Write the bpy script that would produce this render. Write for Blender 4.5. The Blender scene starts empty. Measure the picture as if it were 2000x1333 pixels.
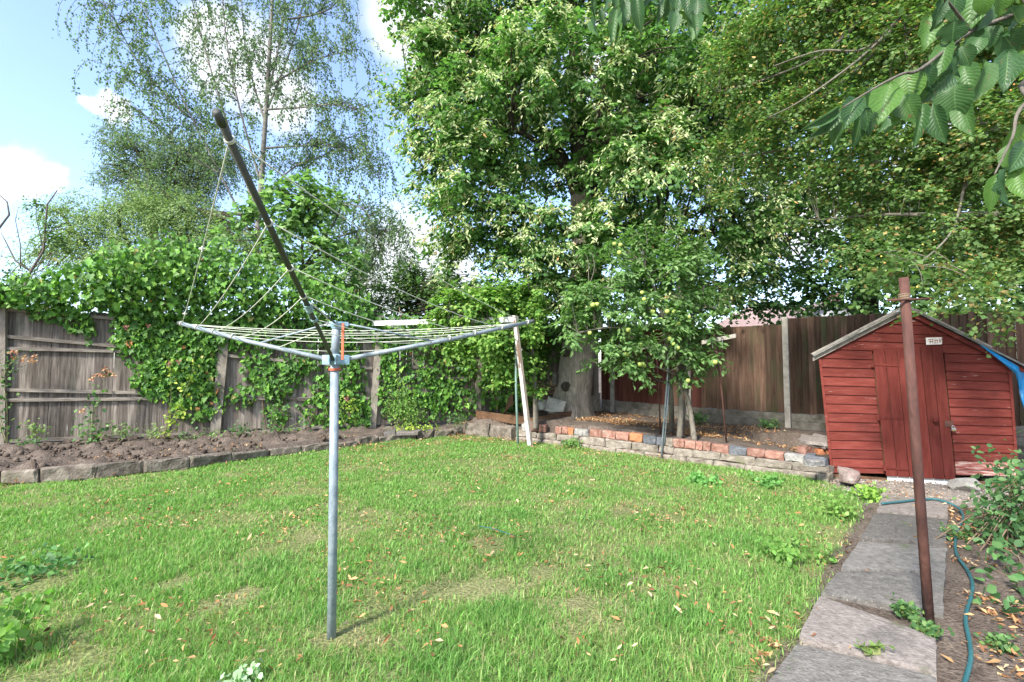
import bpy, math, random
import numpy as np
from mathutils import Matrix, Vector

# ------------------------------------------------------------------ camera, sky, sun, exposure
H = 1.40                      # eye height
FPX = 944.0                   # focal length in pixels of the 2000 px wide photograph
TILT = math.atan((718 - 666.5) / FPX)
sc = bpy.context.scene
C = sc.collection
cam_d = bpy.data.cameras.new('camera'); cam = bpy.data.objects.new('camera', cam_d); C.objects.link(cam)
cam_d.sensor_width = 36.0; cam_d.lens = FPX / 2000 * 36.0
cam_d.clip_start = 0.05; cam_d.clip_end = 3000
cam.location = (0, 0, H); cam.rotation_euler = (math.pi / 2 + TILT, 0, 0)
sc.camera = cam

TO_SUN = Vector((-0.48, -0.62, 0.66)).normalized()
SUN_EL = math.asin(TO_SUN.z); SUN_AZ = math.atan2(TO_SUN.x, TO_SUN.y)
sun_d = bpy.data.lights.new('sun', 'SUN'); sun = bpy.data.objects.new('sun', sun_d); C.objects.link(sun)
sun_d.energy = 2.9; sun_d.angle = math.radians(9); sun_d.color = (1.0, 0.95, 0.86)
sun.location = (-20, -12, 40)
sun.rotation_euler = TO_SUN.to_track_quat('Z', 'Y').to_euler()
sc.view_settings.view_transform = 'Standard'; sc.view_settings.look = 'None'
sc.view_settings.exposure = 1.72; sc.view_settings.gamma = 1.0
sc.view_settings.use_curve_mapping = False
sc.cycles.max_bounces = 7; sc.cycles.diffuse_bounces = 4; sc.cycles.transmission_bounces = 4
sc.cycles.use_denoising = True

def ray(px, py):
    x = px - 1000.0; u = 666.5 - py
    return np.array((x, FPX * math.cos(TILT) - u * math.sin(TILT), FPX * math.sin(TILT) + u * math.cos(TILT)))
CAM = np.array((0, 0, H))
def P(px, py, Y):
    r = ray(px, py); return CAM + r * (Y / r[1])
def G(px, py, z=0.0):
    r = ray(px, py); return CAM + r * ((z - H) / r[2])
def hit(px, py, p0, n):
    r = ray(px, py); t = np.dot(np.asarray(p0) - CAM, n) / np.dot(r, n); return CAM + r * t

world = bpy.data.worlds.new('World'); sc.world = world; world.use_nodes = True
def build_world():
    nt = world.node_tree; N = nt.nodes; L = nt.links; N.clear()
    out = N.new('ShaderNodeOutputWorld'); bg = N.new('ShaderNodeBackground'); bg.inputs[1].default_value = 0.13
    L.new(bg.outputs[0], out.inputs[0])
    sky = N.new('ShaderNodeTexSky'); sky.sky_type = 'NISHITA'; sky.sun_disc = False
    sky.sun_elevation = SUN_EL; sky.sun_rotation = SUN_AZ; sky.air_density = 1.0; sky.dust_density = 1.0; sky.ozone_density = 0.5
    tc = N.new('ShaderNodeTexCoord')
    nz = N.new('ShaderNodeTexNoise'); nz.inputs['Scale'].default_value = 8.0; nz.inputs['Detail'].default_value = 8
    nz.inputs['Roughness'].default_value = 0.6
    L.new(tc.outputs['Generated'], nz.inputs['Vector'])
    sub = N.new('ShaderNodeVectorMath'); sub.operation = 'SUBTRACT'; sub.inputs[1].default_value = (.5, .5, .5)
    L.new(nz.outputs['Color'], sub.inputs[0])
    scl = N.new('ShaderNodeVectorMath'); scl.operation = 'SCALE'; scl.inputs['Scale'].default_value = 0.10
    L.new(sub.outputs[0], scl.inputs[0])
    add = N.new('ShaderNodeVectorMath'); add.operation = 'ADD'
    L.new(tc.outputs['Generated'], add.inputs[0]); L.new(scl.outputs[0], add.inputs[1])
    nrm = N.new('ShaderNodeVectorMath'); nrm.operation = 'NORMALIZE'; L.new(add.outputs[0], nrm.inputs[0])
    total = None
    blobs = [(40, 338, 1.9), (-40, 345, 2.4), (100, 352, 1.4), (203, 212, 1.1), (236, 222, 1.0), (170, 203, .7), (815, 40, 4.6), (835, 110, 2.6), (790, -30, 4),
             (470, 130, 5.0), (420, 70, 3), (540, 190, 3.6), (790, 480, 4.0), (740, 560, 5), (860, 520, 4),
             (1200, 120, 5), (1550, 420, 5), (1880, 300, 5), (-500, 200, 7), (-900, 420, 9), (2500, 300, 9), (2900, 100, 9)]
    for px, py, r in blobs:
        d = ray(px, py); d = d / np.linalg.norm(d)
        dt = N.new('ShaderNodeVectorMath'); dt.operation = 'DOT_PRODUCT'; dt.inputs[1].default_value = tuple(d)
        L.new(nrm.outputs[0], dt.inputs[0])
        mr = N.new('ShaderNodeMapRange'); mr.interpolation_type = 'SMOOTHSTEP'
        mr.inputs['From Min'].default_value = math.cos(math.radians(r * 1.25)); mr.inputs['From Max'].default_value = math.cos(math.radians(r * 0.25))
        L.new(dt.outputs['Value'], mr.inputs['Value'])
        if total is None: total = mr.outputs[0]
        else:
            m = N.new('ShaderNodeMath'); m.operation = 'MAXIMUM'; L.new(total, m.inputs[0]); L.new(mr.outputs[0], m.inputs[1]); total = m.outputs[0]
    # broken cloud out of view behind and overhead, thickened to add fill light
    nb = N.new('ShaderNodeTexNoise'); nb.inputs['Scale'].default_value = 2.3; nb.inputs['Detail'].default_value = 7; nb.inputs['Roughness'].default_value = .58
    mpb = N.new('ShaderNodeMapping'); mpb.inputs['Scale'].default_value = (1, 1, 2.2); mpb.inputs['Location'].default_value = (3.1, 1.7, .4)
    L.new(tc.outputs['Generated'], mpb.inputs[0]); L.new(mpb.outputs[0], nb.inputs['Vector'])
    mb_ = N.new('ShaderNodeMapRange'); mb_.inputs['From Min'].default_value = .44; mb_.inputs['From Max'].default_value = .62; mb_.inputs['To Max'].default_value = .95
    L.new(nb.outputs[0], mb_.inputs['Value'])
    # thin veil so that the blue stays pale, as in the photograph
    hz = N.new('ShaderNodeMath'); hz.operation = 'ADD'; hz.inputs[1].default_value = 0.06
    mx0 = N.new('ShaderNodeMath'); mx0.operation = 'MAXIMUM'
    sep = N.new('ShaderNodeSeparateXYZ'); L.new(tc.outputs['Generated'], sep.inputs[0])
    bk = N.new('ShaderNodeMapRange'); bk.inputs['From Min'].default_value = .62; bk.inputs['From Max'].default_value = .25   # behind and overhead
    L.new(sep.outputs['Y'], bk.inputs['Value'])
    ml = N.new('ShaderNodeMath'); ml.operation = 'MULTIPLY'; L.new(mb_.outputs[0], ml.inputs[0]); L.new(bk.outputs[0], ml.inputs[1])
    L.new(total, mx0.inputs[0]); L.new(ml.outputs[0], mx0.inputs[1])
    L.new(mx0.outputs[0], hz.inputs[0])
    cl = N.new('ShaderNodeMath'); cl.operation = 'MINIMUM'; cl.inputs[1].default_value = 0.97; L.new(hz.outputs[0], cl.inputs[0])
    mix = N.new('ShaderNodeMix'); mix.data_type = 'RGBA'
    tn = N.new('ShaderNodeMix'); tn.data_type = 'RGBA'; tn.blend_type = 'MULTIPLY'; tn.inputs[0].default_value = 1; L.new(sky.outputs[0], tn.inputs[6]); tn.inputs[7].default_value = (.92, .97, 1.08, 1)
    L.new(cl.outputs[0], mix.inputs[0]); L.new(tn.outputs[2], mix.inputs[6]); mix.inputs[7].default_value = (3.1, 3.2, 3.35, 1)
    L.new(mix.outputs[2], bg.inputs[0])
build_world()

# ------------------------------------------------------------------ helpers
rng = np.random.default_rng(7); random.seed(7)
WL = {}
def wloc(o): return WL.get(o.name, np.zeros(3)) if o is not None else np.zeros(3)
def tag(o, label=None, cat=None, group=None, kind=None):
    if label: o['label'] = label
    if cat:
        o['category'] = cat
        if not kind: o['kind'] = 'thing'
    if group: o['group'] = group
    if kind: o['kind'] = kind
    return o
def thing(name, label, cat, loc, group=None):
    o = bpy.data.objects.new(name, None); C.objects.link(o); o.empty_display_size = .1
    o.location = tuple(loc); WL[o.name] = np.array(loc, float)
    if cat: o['kind'] = 'thing'
    return tag(o, label, cat, group)
def link(name, me, parent, center):
    o = bpy.data.objects.new(name, me); C.objects.link(o)
    if parent is not None: o.parent = parent
    o.location = tuple(np.asarray(center, float) - wloc(parent)); WL[o.name] = np.asarray(center, float)
    return o
def mk(name, V, F, mat, parent=None, smooth=False, cols=None, center=None):
    V = np.asarray(V, float)
    c = V.mean(0) if center is None else np.asarray(center, float)
    me = bpy.data.meshes.new(name)
    if isinstance(F, tuple):      # (loops, starts) arrays
        loops, starts = F
        me.vertices.add(len(V)); me.vertices.foreach_set('co', (V - c).astype(np.float32).ravel())
        me.loops.add(len(loops)); me.loops.foreach_set('vertex_index', loops.astype(np.int32))
        me.polygons.add(len(starts)); me.polygons.foreach_set('loop_start', starts.astype(np.int32))
        me.update(calc_edges=True)
    else:
        me.from_pydata([tuple(v) for v in (V - c)], [], [tuple(int(i) for i in f) for f in F]); me.update()
    if cols is not None:
        a = me.color_attributes.new('Col', 'FLOAT_COLOR', 'POINT')
        rgba = np.ones((len(V), 4), np.float32); rgba[:, :3] = cols; a.data.foreach_set('color', rgba.ravel())
    if smooth: me.polygons.foreach_set('use_smooth', np.ones(len(me.polygons), bool))
    me.materials.append(mat)
    return link(name, me, parent, c)

class MB:
    def __init__(s): s.V = []; s.F = []; s.n = 0
    def add(s, V, F):
        s.V.append(np.asarray(V, float)); s.F += [tuple(i + s.n for i in f) for f in F]; s.n += len(V)
    def tube(s, pts, radii, sides=6, cap=True):
        pts = np.asarray(pts, float); n = len(pts)
        if np.isscalar(radii): radii = [radii] * n
        T = np.gradient(pts, axis=0); T /= (np.linalg.norm(T, axis=1)[:, None] + 1e-9)
        ref = np.array((0, 0, 1.)) if abs(T[0][2]) < .9 else np.array((1., 0, 0))
        V = []
        for i in range(n):
            a = np.cross(T[i], ref); a /= np.linalg.norm(a) + 1e-9; b = np.cross(T[i], a); ref = np.cross(a, T[i])
            for k in range(sides):
                t = 2 * math.pi * k / sides
                V.append(pts[i] + radii[i] * (math.cos(t) * a + math.sin(t) * b))
        F = []
        for i in range(n - 1):
            for k in range(sides):
                k2 = (k + 1) % sides
                F.append((i * sides + k, i * sides + k2, (i + 1) * sides + k2, (i + 1) * sides + k))
        if cap: F.append(tuple(range(sides))[::-1]); F.append(tuple((n - 1) * sides + k for k in range(sides)))
        s.add(V, F)
    def box(s, c, half, R=None):
        c = np.asarray(c, float); V = []
        for x in (-1, 1):
            for y in (-1, 1):
                for z in (-1, 1):
                    v = np.array((x * half[0], y * half[1], z * half[2]))
                    V.append(c + (R @ v if R is not None else v))
        s.add(V, [(0, 1, 3, 2), (4, 6, 7, 5), (0, 4, 5, 1), (2, 3, 7, 6), (0, 2, 6, 4), (1, 5, 7, 3)])
    def build(s, name, mat, parent=None, smooth=False):
        return mk(name, np.concatenate(s.V), s.F, mat, parent, smooth)
def spline(pts, n=8):
    pts = np.asarray(pts, float); m = len(pts); out = []
    for i in range(m - 1):
        p0 = pts[max(i - 1, 0)]; p1 = pts[i]; p2 = pts[i + 1]; p3 = pts[min(i + 2, m - 1)]
        for t in np.linspace(0, 1, n, endpoint=False):
            out.append(.5 * ((2 * p1) + (-p0 + p2) * t + (2 * p0 - 5 * p1 + 4 * p2 - p3) * t * t + (-p0 + 3 * p1 - 3 * p2 + p3) * t ** 3))
    out.append(pts[-1]); return np.array(out)
def tube(name, pts, r, mat, parent=None, sides=8, smooth=True):
    m = MB(); m.tube(pts, r, sides); return m.build(name, mat, parent, smooth)

def slab(name, front, back, mat, parent, ch=0.004):
    """a piece with 4 front and 4 back corners (same order) and a chamfered front face"""
    f = np.asarray(front, float); b = np.asarray(back, float); c = f.mean(0)
    V = list(b); e = f - b
    en = e / (np.linalg.norm(e, axis=1)[:, None] + 1e-9)
    V += list(f - en * ch)
    d = c - f; dn = d / (np.linalg.norm(d, axis=1)[:, None] + 1e-9)
    V += list(f + dn * ch * 1.4)
    F = [(3, 2, 1, 0), (8, 9, 10, 11)]
    for i in range(4):
        j = (i + 1) % 4
        F += [(i, j, 4 + j, 4 + i), (4 + i, 4 + j, 8 + j, 8 + i)]
    return mk(name, V, F, mat, parent)

def h2(ix, iy, seed):
    n = (ix.astype(np.int64) * 374761393 + iy.astype(np.int64) * 668265263 + seed * 144269) & 0x7fffffff
    n = ((n ^ (n >> 13)) * 1274126177) & 0x7fffffff
    return ((n ^ (n >> 16)) & 0xffff) / 65535.0
def vn(x, y, s, seed=0):
    x = np.asarray(x, float) * s; y = np.asarray(y, float) * s
    ix = np.floor(x); iy = np.floor(y); fx = x - ix; fy = y - iy
    fx = fx * fx * (3 - 2 * fx); fy = fy * fy * (3 - 2 * fy)
    a = h2(ix, iy, seed); b = h2(ix + 1, iy, seed); c = h2(ix, iy + 1, seed); d = h2(ix + 1, iy + 1, seed)
    return (a * (1 - fx) + b * fx) * (1 - fy) + (c * (1 - fx) + d * fx) * fy
def fbm(x, y, s, seed=0, o=4):
    t = 0; a = .5
    for i in range(o): t = t + a * vn(x, y, s * 2 ** i, seed + i * 17); a *= .5
    return t
def inpoly(x, y, poly):
    x = np.asarray(x); y = np.asarray(y); r = np.zeros(x.shape, bool); n = len(poly)
    for i in range(n):
        x1, y1 = poly[i][:2]; x2, y2 = poly[(i + 1) % n][:2]
        if y1 == y2: continue
        r ^= ((y1 > y) != (y2 > y)) & (x < (x2 - x1) * (y - y1) / (y2 - y1) + x1)
    return r
def unit(v): return v / (np.linalg.norm(v, axis=-1, keepdims=True) + 1e-9)

# ------------------------------------------------------------------ materials
def newmat(name):
    m = bpy.data.materials.new(name); m.use_nodes = True; nt = m.node_tree
    return m, nt.nodes, nt.links, nt.nodes['Principled BSDF']
def pm(name, cols, scale=8, rough=.8, bump=.3, stretch=(1, 1, 1), detail=6, spec=.3, var=.25, metal=0., spots=None, bscale=None, lo=.32, hi=.68):
    """mottled procedural surface; differs from object to object"""
    m, N, L, b = newmat(name)
    tc = N.new('ShaderNodeTexCoord'); oi = N.new('ShaderNodeObjectInfo')
    mul = N.new('ShaderNodeVectorMath'); mul.operation = 'SCALE'; mul.inputs[0].default_value = (37, 61, 83); L.new(oi.outputs['Random'], mul.inputs['Scale'])
    ad = N.new('ShaderNodeVectorMath'); L.new(tc.outputs['Object'], ad.inputs[0]); L.new(mul.outputs[0], ad.inputs[1])
    mp = N.new('ShaderNodeMapping'); mp.inputs['Scale'].default_value = stretch; L.new(ad.outputs[0], mp.inputs[0])
    nz = N.new('ShaderNodeTexNoise'); nz.inputs['Scale'].default_value = scale; nz.inputs['Detail'].default_value = detail; nz.inputs['Roughness'].default_value = .62
    L.new(mp.outputs[0], nz.inputs['Vector'])
    cr = N.new('ShaderNodeValToRGB'); L.new(nz.outputs[0], cr.inputs[0])
    e = cr.color_ramp.elements; n = len(cols)
    while len(e) < n: e.new(.5)
    for i, c in enumerate(cols):
        e[i].position = lo + (hi - lo) * i / max(n - 1, 1); e[i].color = (*c, 1)
    hs = N.new('ShaderNodeHueSaturation'); L.new(cr.outputs[0], hs.inputs['Color'])
    mr = N.new('ShaderNodeMapRange'); mr.inputs['To Min'].default_value = 1 - var; mr.inputs['To Max'].default_value = 1 + var
    L.new(oi.outputs['Random'], mr.inputs['Value']); L.new(mr.outputs[0], hs.inputs['Value'])
    col = hs.outputs[0]
    if spots:                      # (colour, scale, threshold, width, stretch)
        for sc_, ss, th, wd, st in spots:
            mp2 = N.new('ShaderNodeMapping'); mp2.inputs['Scale'].default_value = st; L.new(ad.outputs[0], mp2.inputs[0])
            n2 = N.new('ShaderNodeTexNoise'); n2.inputs['Scale'].default_value = ss; n2.inputs['Detail'].default_value = 5; n2.inputs['Roughness'].default_value = .65
            L.new(mp2.outputs[0], n2.inputs['Vector'])
            r2 = N.new('ShaderNodeMapRange'); r2.inputs['From Min'].default_value = th; r2.inputs['From Max'].default_value = th + wd; L.new(n2.outputs[0], r2.inputs['Value'])
            mx = N.new('ShaderNodeMix'); mx.data_type = 'RGBA'; L.new(r2.outputs[0], mx.inputs[0]); L.new(col, mx.inputs[6]); mx.inputs[7].default_value = (*sc_, 1)
            col = mx.outputs[2]
    L.new(col, b.inputs['Base Color'])
    b.inputs['Roughness'].default_value = rough; b.inputs['Specular IOR Level'].default_value = spec; b.inputs['Metallic'].default_value = metal
    if bump:
        nb = N.new('ShaderNodeTexNoise'); nb.inputs['Scale'].default_value = bscale or scale * 4; nb.inputs['Detail'].default_value = 6; L.new(mp.outputs[0], nb.inputs['Vector'])
        bp = N.new('ShaderNodeBump'); bp.inputs['Strength'].default_value = bump; bp.inputs['Distance'].default_value = .02
        L.new(nb.outputs[0], bp.inputs['Height']); L.new(bp.outputs[0], b.inputs['Normal'])
    return m
def leaf_mat(name, rough=.5, trans=.3, spec=.35, tint=(1.0, 1.25, .6)):
    m, N, L, b = newmat(name)
    at = N.new('ShaderNodeAttribute'); at.attribute_name = 'Col'
    L.new(at.outputs['Color'], b.inputs['Base Color']); b.inputs['Roughness'].default_value = rough; b.inputs['Specular IOR Level'].default_value = spec
    tr = N.new('ShaderNodeBsdfTranslucent'); mx = N.new('ShaderNodeMix'); mx.data_type = 'RGBA'; mx.blend_type = 'MULTIPLY'
    mx.inputs[0].default_value = 1; L.new(at.outputs['Color'], mx.inputs[6]); mx.inputs[7].default_value = (*tint, 1)
    L.new(mx.outputs[2], tr.inputs['Color'])
    ms = N.new('ShaderNodeMixShader'); ms.inputs[0].default_value = trans
    L.new(b.outputs[0], ms.inputs[1]); L.new(tr.outputs[0], ms.inputs[2]); L.new(ms.outputs[0], N['Material Output'].inputs['Surface'])
    return m

M = {}
M['leaf'] = leaf_mat('leaf', .52, .44, .28)
M['leaf_soft'] = leaf_mat('soft_leaf', .65, .36, .2)
M['ivy'] = leaf_mat('ivy_leaf', .5, .28, .28)
M['grass'] = leaf_mat('grass_blade', .55, .46, .22)
M['litter'] = leaf_mat('dry_leaf', .8, .15, .1, (1, 1, 1))
M['fruit'] = leaf_mat('fruit_skin', .35, .05, .4, (1, 1, 1))
M['bark'] = pm('bark', [(.19, .165, .135), (.33, .285, .24), (.43, .38, .32)], 5, .95, .8, (5, 5, 1.1), spots=[((.11, .13, .07), 1.6, .60, .2, (1, 1, 1))], bscale=9, spec=.1)
M['bark_dark'] = pm('dark_bark', [(.045, .037, .03), (.09, .075, .06)], 7, .95, .6, (2, 2, .6), spec=.1)
M['bark_birch'] = pm('birch_bark', [(.20, .185, .165), (.36, .34, .31)], 4, .8, .3, (1, 1, 3), spots=[((.08, .07, .06), 5, .62, .05, (1, 1, 4))], spec=.15)
M['bark_apple'] = pm('apple_bark', [(.10, .09, .075), (.2, .18, .15)], 14, .9, .5, (2, 2, .6), spec=.1)
M['stem'] = pm('green_stem', [(.12, .15, .05), (.2, .2, .08)], 12, .6, .1)
M['cane'] = pm('woody_stem', [(.13, .09, .06), (.22, .16, .11)], 12, .8, .2)
M['fence_old'] = pm('weathered_board', [(.085, .070, .059), (.175, .148, .126), (.28, .245, .212)], 5, .9, .5, (6, 6, .35), spots=[((.085, .095, .065), 2.2, .58, .14, (1, 1, .5)), ((.32, .295, .27), 6, .64, .12, (3, 3, .3))], var=.42, spec=.15)
M['rail_old'] = pm('weathered_rail', [(.10, .085, .07), (.20, .175, .15), (.29, .26, .22)], 7, .9, .4, (.6, .6, 6), var=.2, spec=.15)
M['post_old'] = pm('weathered_post', [(.14, .12, .10), (.23, .20, .168), (.30, .265, .22)], 6, .92, .5, (2, 2, .7), spots=[((.16, .17, .10), 3, .58, .15, (1, 1, 1))], var=.12, spec=.15)
M['fence_brown'] = pm('brown_board', [(.060, .036, .026), (.105, .064, .045), (.14, .090, .064)], 5, .88, .4, (5, 5, .35), spots=[((.055, .066, .032), 1.6, .50, .2, (1, 1, .4))], var=.42, spec=.15)
M['fence_red'] = pm('red_brown_board', [(.08, .03, .024), (.13, .052, .04)], 5, .88, .4, (5, 5, .35), spots=[((.10, .075, .05), 2.2, .6, .2, (1, 1, .5))], var=.25, spec=.15)
M['concrete'] = pm('concrete', [(.26, .24, .205), (.38, .35, .305), (.46, .43, .38)], 9, .92, .4, spots=[((.17, .18, .11), 3, .6, .14, (1, 1, 1))], var=.12, spec=.15)
M['dirty_concrete'] = pm('stained_concrete', [(.11, .10, .085), (.18, .165, .14), (.25, .23, .20)], 7, .93, .5, spots=[((.08, .085, .05), 3, .55, .16, (1, 1, 1))], var=.15, spec=.1)
M['kerb'] = pm('kerb_concrete', [(.09, .073, .06), (.17, .145, .12), (.26, .225, .19)], 9, .95, .8, spots=[((.10, .11, .06), 3.5, .57, .14, (1, 1, 1))], var=.15, spec=.1)
M['stone'] = pm('walling_block', [(.13, .108, .088), (.225, .195, .165), (.32, .285, .24)], 10, .95, .8, spots=[((.13, .14, .075), 4, .6, .14, (1, 1, 1))], var=.15, spec=.1)
M['brick_red'] = pm('red_brick', [(.19, .09, .07), (.29, .155, .12), (.36, .23, .19)], 16, .93, .6, spots=[((.30, .26, .22), 6, .60, .14, (1, 1, 1))], var=.22, spec=.1)
M['brick_orange'] = pm('orange_brick', [(.34, .13, .065), (.42, .19, .10)], 16, .93, .5, spots=[((.34, .27, .22), 6, .63, .14, (1, 1, 1))], var=.12, spec=.1)
M['brick_blue'] = pm('blue_brick', [(.09, .095, .11), (.17, .18, .2)], 16, .75, .5, spots=[((.32, .30, .28), 6, .6, .14, (1, 1, 1))], var=.15, spec=.3)
M['brick_pale'] = pm('lime_washed_brick', [(.10, .10, .11), (.24, .23, .22), (.40, .385, .36)], 9, .9, .5, var=.1, spec=.15)
M['shed_red'] = pm('red_shed_paint', [(.105, .021, .016), (.14, .030, .023), (.17, .043, .034)], 6, .8, .25, (.6, 2, 5), spots=[((.42, .30, .26), 9, .655, .06, (.5, 1, 5)), ((.085, .022, .018), 2.2, .56, .18, (1, 1, 1))], var=.18, spec=.14)
M['door_red'] = pm('red_door_paint', [(.09, .018, .014), (.12, .025, .019), (.145, .034, .027)], 5, .78, .2, (4, 2, .6), spots=[((.4, .3, .26), 10, .71, .04, (4, 1, .6)), ((.08, .02, .016), 2.2, .57, .18, (1, 1, 1))], var=.14, spec=.14)
M['shed_wear'] = pm('worn_red_paint', [(.20, .05, .04), (.30, .13, .105), (.45, .33, .28)], 7, .75, .3, (.6, 2, 5), var=.1, spec=.2, lo=.4, hi=.62)
M['felt'] = pm('roof_felt', [(.10, .10, .095), (.2, .195, .18), (.28, .27, .25)], 9, .95, .5, spots=[((.14, .15, .07), 3, .58, .15, (1, 1, 1))], spec=.1)
M['grey_wood'] = pm('grey_timber', [(.17, .15, .13), (.31, .28, .245), (.40, .37, .33)], 8, .9, .4, (1, 1, 1), var=.2, spec=.15)
M['dark_wood'] = pm('dark_timber', [(.09, .05, .03), (.17, .10, .06)], 6, .9, .4, (1, 1, 5), var=.2, spec=.15)
M['white_flake'] = pm('flaking_white_paint', [(.56, .55, .53), (.44, .42, .40)], 7, .7, .35, (2, 2, .6), spots=[((.17, .105, .07), 3.2, .52, .05, (2, 2, .5)), ((.33, .29, .25), 7, .56, .08, (2, 2, .5))], var=.05, spec=.25)
M['white_beam'] = pm('worn_white_paint', [(.74, .74, .74), (.6, .6, .6)], 7, .7, .3, (1, 1, 4), spots=[((.2, .17, .14), 9, .60, .05, (2, 2, 1))], var=.05)
M['white'] = pm('dull_white_paint', [(.60, .61, .60), (.74, .75, .74)], 8, .6, .1, var=.05, spots=[((.3, .28, .25), 5, .66, .1, (1, 1, 1))])
M['galv'] = pm('galvanised_steel', [(.17, .215, .25), (.235, .285, .32), (.31, .36, .39)], 26, .55, .15, (1, 1, .6), spec=.45, metal=.1, var=.05, spots=[((.13, .165, .18), 5, .58, .12, (1, 1, .4))])
M['galv_dull'] = pm('dull_steel', [(.055, .06, .052), (.085, .092, .08)], 18, .65, .15, (1, 1, .5), spec=.45, metal=.3, var=.05)
M['casting'] = pm('blue_cast_fitting', [(.22, .38, .46), (.35, .50, .57)], 20, .5, .2, var=.05)
M['strap'] = pm('orange_plastic_strap', [(.50, .12, .06), (.58, .17, .09)], 12, .5, .05, var=.05)
M['line'] = pm('washing_line', [(.50, .52, .43), (.62, .64, .54)], 30, .7, .1, var=.15)
M['rope'] = pm('blue_rope', [(.20, .34, .37), (.35, .48, .48)], 40, .8, .3, var=.1)
M['rust'] = pm('rusty_steel', [(.055, .028, .024), (.095, .045, .036), (.13, .062, .048)], 14, .8, .35, (1, 1, .4), spec=.25, metal=.1, var=.06, spots=[((.075, .06, .058), 5, .54, .15, (1, 1, .2))])
M['green_pole'] = pm('green_painted_steel', [(.15, .24, .21), (.22, .32, .29)], 10, .55, .15, (1, 1, .4), spots=[((.2, .12, .08), 6, .63, .06, (1, 1, .5))], var=.05)
M['hose'] = pm('teal_hose', [(.020, .095, .11), (.032, .135, .15)], 9, .42, .05, spots=[((.16, .26, .26), 14, .62, .1, (1, 1, 1))], spec=.4, var=.04)
M['tarp'] = pm('blue_tarpaulin', [(.01, .20, .50), (.02, .32, .68)], 6, .35, .25, spec=.5, var=.05)
M['rock'] = pm('rock', [(.13, .09, .082), (.22, .165, .15), (.32, .27, .25)], 6, .93, .8, spots=[((.40, .38, .35), 6, .62, .1, (1, 1, 1))], var=.12, spec=.1)
M['rock_grey'] = pm('grey_rock', [(.22, .21, .19), (.36, .345, .31), (.44, .42, .38)], 6, .93, .7, var=.12, spec=.1)
M['brass'] = pm('brass', [(.45, .33, .12), (.55, .42, .2)], 20, .35, .05, metal=.9)
M['steel'] = pm('steel', [(.42, .42, .42), (.55, .55, .55)], 20, .35, .05, metal=.9)
M['sign'] = pm('flaked_sign', [(.62, .56, .52), (.74, .70, .66)], 22, .7, .2, spots=[((.42, .2, .16), 20, .64, .06, (1, 1, 2))])
M['brown_mark'] = pm('faded_brown_mark', [(.22, .10, .07), (.3, .16, .12)], 25, .8, .1)
M['roof_tile'] = pm('pink_brown_roof_tile', [(.22, .15, .14), (.34, .25, .235)], 6, .9, .4, (1, 1, 4), var=.15)
M['render'] = pm('white_render', [(.62, .62, .64), (.72, .72, .73)], 3, .9, .1, var=.05)
M['petal'] = leaf_mat('petal', .6, .3, .2, (1, 1, 1))

def slab_mat(name, cols):
    return pm(name, cols, 26, .93, .55, spots=[((.085, .083, .077), 2.3, .58, .2, (1, 1, 1)), ((.10, .115, .06), 3.6, .61, .1, (1, 1, 1)), ((.62, .62, .6), 9, .715, .02, (1, 1, 1)), ((.27, .26, .24), 75, .60, .06, (1, 1, 1)), ((.05, .048, .045), 60, .63, .06, (1, 1, 1))], var=.2, spec=.2, bscale=60)
M['slab_dark'] = slab_mat('dark_paving', [(.10, .094, .087), (.145, .135, .125), (.19, .178, .165)])
M['slab_pink'] = slab_mat('pale_paving', [(.15, .13, .118), (.215, .187, .172), (.28, .247, .23)])

# ------------------------------------------------------------------ ground
EDGE_PX = [(-420, 975), (-150, 950), (0, 943), (75, 941), (185, 934), (285, 922), (372, 913), (455, 901), (530, 889), (650, 875), (760, 861), (905, 849), (960, 852),
           (1005, 860), (1085, 866), (1180, 877), (1285, 891), (1395, 907), (1465, 917), (1540, 927), (1617, 941)]
EDGE = [G(*p)[:2] for p in EDGE_PX]
BEDPOLY = [(x - .02, y + .13) for x, y in EDGE] + [(3.95, 6.2), (3.98, 8.6), (6.2, 8.6), (12, 4.0), (60, 4), (60, 400), (-400, 400), (-400, 4)]
def bedz(x): return np.interp(x, [-12, -3, -1.7, -.5, 1.5, 4, 7], [.13, .15, .14, .25, .36, .24, .20])
LAWN_PX_R = [(1632, 950), (1682, 972), (1662, 1030), (1618, 1090), (1590, 1150), (1550, 1240), (1489, 1333)]
LAWN = [tuple(e) for e in EDGE] + [tuple(G(*p)[:2]) for p in LAWN_PX_R] + [(.75, 1.2), (.6, -1.0), (-6, -1.0), (-8.6, 3.5)]
RAISED = [tuple(G(930, 824, .33)[:2]), tuple(G(1004, 836, .33)[:2]), tuple(G(1116, 826, .33)[:2]), (1.5, 12.3), (-.9, 11.4)]
def gz(x, y):
    x = np.asarray(x, float); y = np.asarray(y, float)
    b = inpoly(x, y, BEDPOLY)
    z = np.where(b, bedz(x), 0.0)
    z = z + np.where(b & inpoly(x, y, RAISED), .07, 0)
    return z
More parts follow.
